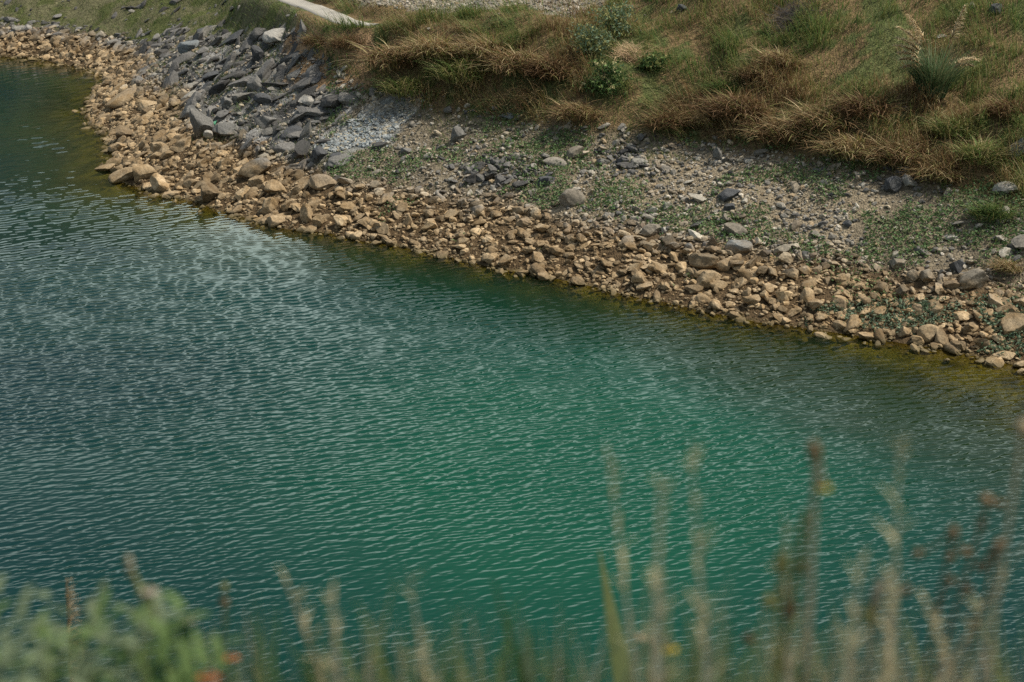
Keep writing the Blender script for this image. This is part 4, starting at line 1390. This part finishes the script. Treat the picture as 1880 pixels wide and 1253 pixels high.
for k in range(235):
    w = random.uniform(.007, .016)
    e, tip = fg_root(((random.uniform(0, 1880), random.uniform(1070, 1225)) if k < 120 else ((random.uniform(400, 1150), random.uniform(1090, 1220)) if k >= 190 else (random.uniform(1180, 1880), random.uniform(1030, 1225)))), random.uniform(1.3, 1.9), random.gauss(0, .2), "grass_stalk",
                     "slim grass blade in the low fringe along the near bank edge", "grass blade", "slim blades of the low grass fringe")
    part("blade", strip(curve_pts(Vector((0, 0, 0)), tip, Vector((random.gauss(0, .05), 0, 0))), w, w * .5, random.uniform(-.8, .8)), FP[random.choice(('fresh_leaf', 'olive_blade', 'grey_leaf', 'dry_blade', 'dark_leaf') if k < 120 else ('grey_leaf', 'olive_blade', 'dry_blade', 'fresh_leaf', 'mauve_stalk'))], e)

# weed stalks with flowers, buds and seed heads: stem tip, distance, lean, stem radius, stem material, heads [(px, py, rx, rz, material, name)], label
STK = [
 ((1500, 815), 1.35, 0.03, 0.0055, 'mauve_stalk', [(1512, 893, .010, .010, 'petal_yellow', 'flower'), (1495, 830, .012, .024, 'seed_brown', 'bud'), (1470, 1040, .010, .02, 'olive_blade', 'leaf_bud')], "tall branching stalk bearing one yellow flower"),
 ((1480, 940), 1.35, -0.03, 0.006, 'olive_blade', [(1436, 1035, .016, .026, 'olive_blade', 'bud'), (1450, 1120, .014, .02, 'seed_brown', 'bud')], "olive stalk with plump buds crossing the yellow flower stalk"),
 ((1815, 920), 1.5, -0.16, 0.003, 'seed_brown', [(1812, 917, .016, .010, 'seed_brown', 'seed_head'), (1802, 962, .009, .016, 'seed_brown', 'seed_head'), (1836, 925, .010, .008, 'seed_brown', 'seed_head')], "thin stalk topped by the uppermost brown seed heads"),
 ((1750, 975), 1.55, -0.04, 0.003, 'seed_brown', [(1750, 977, .011, .013, 'seed_brown', 'seed_head'), (1685, 1017, .010, .011, 'seed_brown', 'seed_head'), (1745, 1022, .012, .009, 'seed_brown', 'seed_head'), (1772, 1013, .012, .009, 'seed_brown', 'seed_head'), (1745, 1067, .010, .010, 'seed_brown', 'seed_head')], "thin branching stalk with five scattered brown seed heads"),
 ((1835, 1000), 1.5, -0.10, 0.003, 'seed_brown', [(1836, 1000, .016, .010, 'seed_brown', 'seed_head'), (1820, 1020, .010, .013, 'seed_brown', 'seed_head'), (1803, 1040, .014, .011, 'seed_brown', 'seed_head'), (1775, 1080, .016, .007, 'seed_brown', 'seed_head')], "thin stalk with brown seed heads beside the curving straw stalk"),
 ((1640, 1080), 1.45, 0.02, 0.004, 'dry_blade', [(1662, 1085, .009, .013, 'seed_brown', 'seed_head')], "short straw stalk with one tan seed head"),
 ((412, 1075), 1.8, 0.02, 0.004, 'grey_leaf', [(412, 1078, .010, .010, 'olive_blade', 'bud'), (411, 1106, .012, .014, 'seed_brown', 'bud')], "stalk with a reddish bud under a green bud"),
 ((380, 1235), 1.4, 0.0, 0.005, 'dark_leaf', [(383, 1243, .015, .010, 'petal_orange', 'flower')], "large orange flower low at the bottom"),
 ((425, 1208), 1.75, 0.0, 0.004, 'dark_leaf', [(424, 1208, .014, .007, 'petal_orange', 'flower')], "small flat orange flower right of the large orange flower"),
 ((344, 1135), 1.6, 0.02, 0.004, 'dark_leaf', [(343, 1140, .011, .008, 'petal_white', 'flower')], "pale pinkish flower over the dark green blades"),
 ((232, 1022), 1.6, 0.18, 0.006, 'olive_blade', [(275, 1085, .013, .011, 'petal_white', 'flower'), (238, 1040, .009, .03, 'mauve_stalk', 'bud')], "tall leaning stalk with a whitish flower head over the leafy weeds"),
 ((1195, 1170), 1.9, 0.05, 0.004, 'dry_blade', [(1180, 1172, .02, .006, 'dry_blade', 'seed_head')], "curled tan dry stalk right of the thick green blade"),
 ((1620, 1060), 1.35, 0.0, 0.006, 'mauve_stalk', [(1610, 1090, .012, .03, 'mauve_stalk', 'bud'), (1595, 1130, .014, .025, 'olive_blade', 'bud')], "mauve stalk with long buds inside the central bunch"),
 ((1880, 780), 1.4, -0.03, 0.004, 'mauve_stalk', [(1880, 785, .014, .016, 'dry_blade', 'bud')], "stalk with a single pale bud at the frame edge"),
 ((1430, 1075), 1.5, 0.0, 0.004, 'olive_blade', [(1375, 1172, .013, .012, 'seed_brown', 'bud'), (1412, 1105, .012, .02, 'olive_blade', 'bud')], "yellow-green weed with a rusty bud below the yellow flower"),
 ((1215, 1160), 1.5, 0.0, 0.004, 'grey_leaf', [(1230, 1190, .012, .01, 'petal_yellow', 'flower')], "low weed with a dull yellow flower by the curled dry stalk"),
]
sd = 700
for (tp, dist, lean, r0, mt, heads, label) in STK:
    e, tip = fg_root(tp, dist, lean, "weed_stalk", label, "weed stalk", G_ST)
    pts = curve_pts(Vector((0, 0, 0)), tip, Vector((random.uniform(-.02, .02), 0, 0)))
    part("stem", tube(pts, r0, r0 * 0.55, 6), FP[mt], e)
    for (hx, hy, rx, rz, hm, nm) in heads:
        sd += 1
        rx, rz = (rx * .55, rz * .6) if nm != 'flower' else (rx, rz)
        hp = near_pt(hx, hy, dist) - e.location
        near = min(pts[2:], key=lambda p: (p - hp).length + 0.4 * max(0, p.z - hp.z + 0.03))
        if nm == 'flower':
            nr = 6
            c0 = hp
            V, q = [], []
            for k in range(nr):
                a = 2 * math.pi * k / nr
                dv, sv = Vector((math.cos(a), math.sin(a) * 0.6, 0.25)), Vector((-math.sin(a), math.cos(a) * 0.6, 0))
                o0 = len(V)
                for (u_, w_) in ((0.08, .1), (0.6, .42), (1.0, .12)):
                    lift = Vector((0, 0, -rz * 0.5 * u_ * u_))
                    V += [tuple(c0 + dv * rx * u_ - sv * rx * w_ + lift), tuple(c0 + dv * rx * u_ + sv * rx * w_ + lift)]
                q += [(o0, o0 + 1, o0 + 3, o0 + 2), (o0 + 2, o0 + 3, o0 + 5, o0 + 4)]
            fl = part("flower", (V, q), FP[hm], e)
            part("flower_centre", blob(c0 + Vector((0, 0, rz * 0.25)), rx * 0.3, rz * 0.45, sd), FP['seed_brown'], fl, True)
        else:
            part(nm if nm != 'leaf_bud' else 'bud', blob(hp, rx, rz, sd, random.uniform(-.5, .5)), FP[hm], e, True)
        if (near - hp).length > 0.008:
            part("twig", tube([near, near.lerp(hp, 0.5) + Vector((0, 0, -0.006)), hp], r0 * 0.5, r0 * 0.35, 5), FP[mt], e)

# reed plume lower on the slope: nearer to focus, so it is sharper
e, tip = fg_root((122, 1062), 5.0, -0.10, "reed", "slender tan reed plume rising from the leafy weeds", "reed", None)
pts = curve_pts(Vector((0, 0, 0)), tip, Vector((-0.05, 0, 0)), 16)
part("stem", tube(pts, 0.006, 0.003, 6), FP['dry_blade'], e)
m_ = 130
tt_ = RNG.random(m_)
PP = np.array([tuple(v) for v in pts]); idx = 12.3 + tt_ * 2.65; i0 = idx.astype(int)
bs = PP[i0] + (PP[i0 + 1] - PP[i0]) * (idx - i0)[:, None]
V, q, t3, c = blades(bs, RNG.uniform(0.05, 0.13, m_) * (1.05 - 0.5 * tt_), np.full(m_, 0.006), RNG.normal(0, .5, m_), RNG.uniform(0.2, .7, m_), RNG.uniform(1.2, 2.0, m_), pick([(0.50, 0.36, 0.20), (0.42, 0.30, 0.16)], m_), 3)
link("plume", mesh_from("plume", V, q, t3, M_GRASS, c), e)
part("leaf", strip(curve_pts(Vector((0, 0, 1.0)), tip * 0.93 + Vector((0.04, 0, 0)), Vector((0.03, 0, 0))), 0.03, 0.02, 0.2), FP['olive_blade'], e)

# leafy weeds: crown centre pixel, distance, half-width, half-height (m), material, label
LEAFY = [
 ((20, 1195), 1.45, .085, .075, 'grey_leaf', "grey-green leafy weed at the far end beside the reed plume"),
 ((110, 1225), 1.5, .095, .07, 'fresh_leaf', "bright green leafy weed at the foot of the reed plume"),
 ((165, 1150), 1.7, .07, .05, 'grey_leaf', "grey-green leafy weed right of the reed plume"),
 ((200, 1225), 1.5, .09, .075, 'grey_leaf', "broad pale leafy weed under the leaning white-flower stalk"),
 ((285, 1215), 1.5, .075, .085, 'dark_leaf', "dark leafy weed left of the large orange flower"),
 ((330, 1205), 1.45, .06, .085, 'fresh_leaf', "green leafy weed directly above the large orange flower"),
 ((270, 1130), 1.6, .045, .04, 'grey_leaf', "small pale leaf sprig below the whitish flower head"),
 ((460, 1235), 1.5, .075, .05, 'grey_leaf', "low grey-green weed right of the orange flowers"),
 ((600, 1225), 1.5, .06, .055, 'dark_leaf', "low dark weed under the mauve stalk"),
 ((720, 1215), 1.5, .055, .055, 'olive_blade', "low olive weed under the close pair of blades"),
 ((930, 1215), 1.5, .06, .06, 'fresh_leaf', "low green weed under the ragged dark leaf"),
 ((1000, 1235), 1.6, .05, .04, 'grey_leaf', "low pale weed left of the thick green blade foot"),
 ((1210, 1230), 1.5, .05, .04, 'olive_blade', "low olive weed below the curled dry stalk"),
 ((1345, 1210), 1.45, .05, .06, 'olive_blade', "yellowish weed with crowded leaves below the leaning grey leaf"),
 ((1590, 1225), 1.45, .05, .06, 'dry_blade', "dry leafy weed at the foot of the straw-coloured stalk"),
 ((1770, 1240), 1.5, .08, .04, 'dry_blade', "low dry weed mat beneath the brown seed heads"),
 ((1480, 1235), 1.5, .05, .04, 'grey_leaf', "low grey-green weed under the yellow flower stalk"),
]
for (cp, dist, rw, rh, mt, label) in LEAFY:
    rh *= 0.72
    if cp[0] < 400:
        cp = (cp[0], cp[1] + 20)
    e, cen = fg_root(cp, dist, random.uniform(-.03, .03), "leafy_weed", label, "weed", G_BU)
    tw, lv = [], []
    for k in range(int(30 * rw / 0.07)):
        a = Vector((cen.x + random.gauss(0, .5) * rw, cen.y + random.gauss(0, .5) * rw, cen.z + random.gauss(0, .55) * rh))
        if k < 8:
            tw.append(tube([Vector((0, 0, 0)), a * 0.55 + Vector((0, 0, .02)), a], .0035, .0015, 5))
        an = random.uniform(0, 6.28)
        tipv = a + Vector((math.cos(an) * .034, math.sin(an) * .034, random.uniform(-.01, .035)))
        lv.append(strip(curve_pts(a, tipv, Vector((0, 0, .006)), 5), .014, .009, an + 1.57))
    part("stem", merge(tw), FP['dark_leaf'], e)
    if cp[0] > 400:
        lv = []
        for k in range(44):
            b0 = Vector((random.gauss(0, .9) * rw, random.gauss(0, .5) * rw, 0))
            t1 = Vector((cen.x + random.gauss(0, 1.3) * rw, cen.y + random.gauss(0, .5) * rw, cen.z + random.gauss(0.3, .7) * rh))
            lv.append(strip(curve_pts(b0, t1, Vector((random.uniform(-.03, .03), 0, 0))), .008, .005, random.uniform(-.7, .7)))
    part("foliage", merge(lv), FP[mt], e)
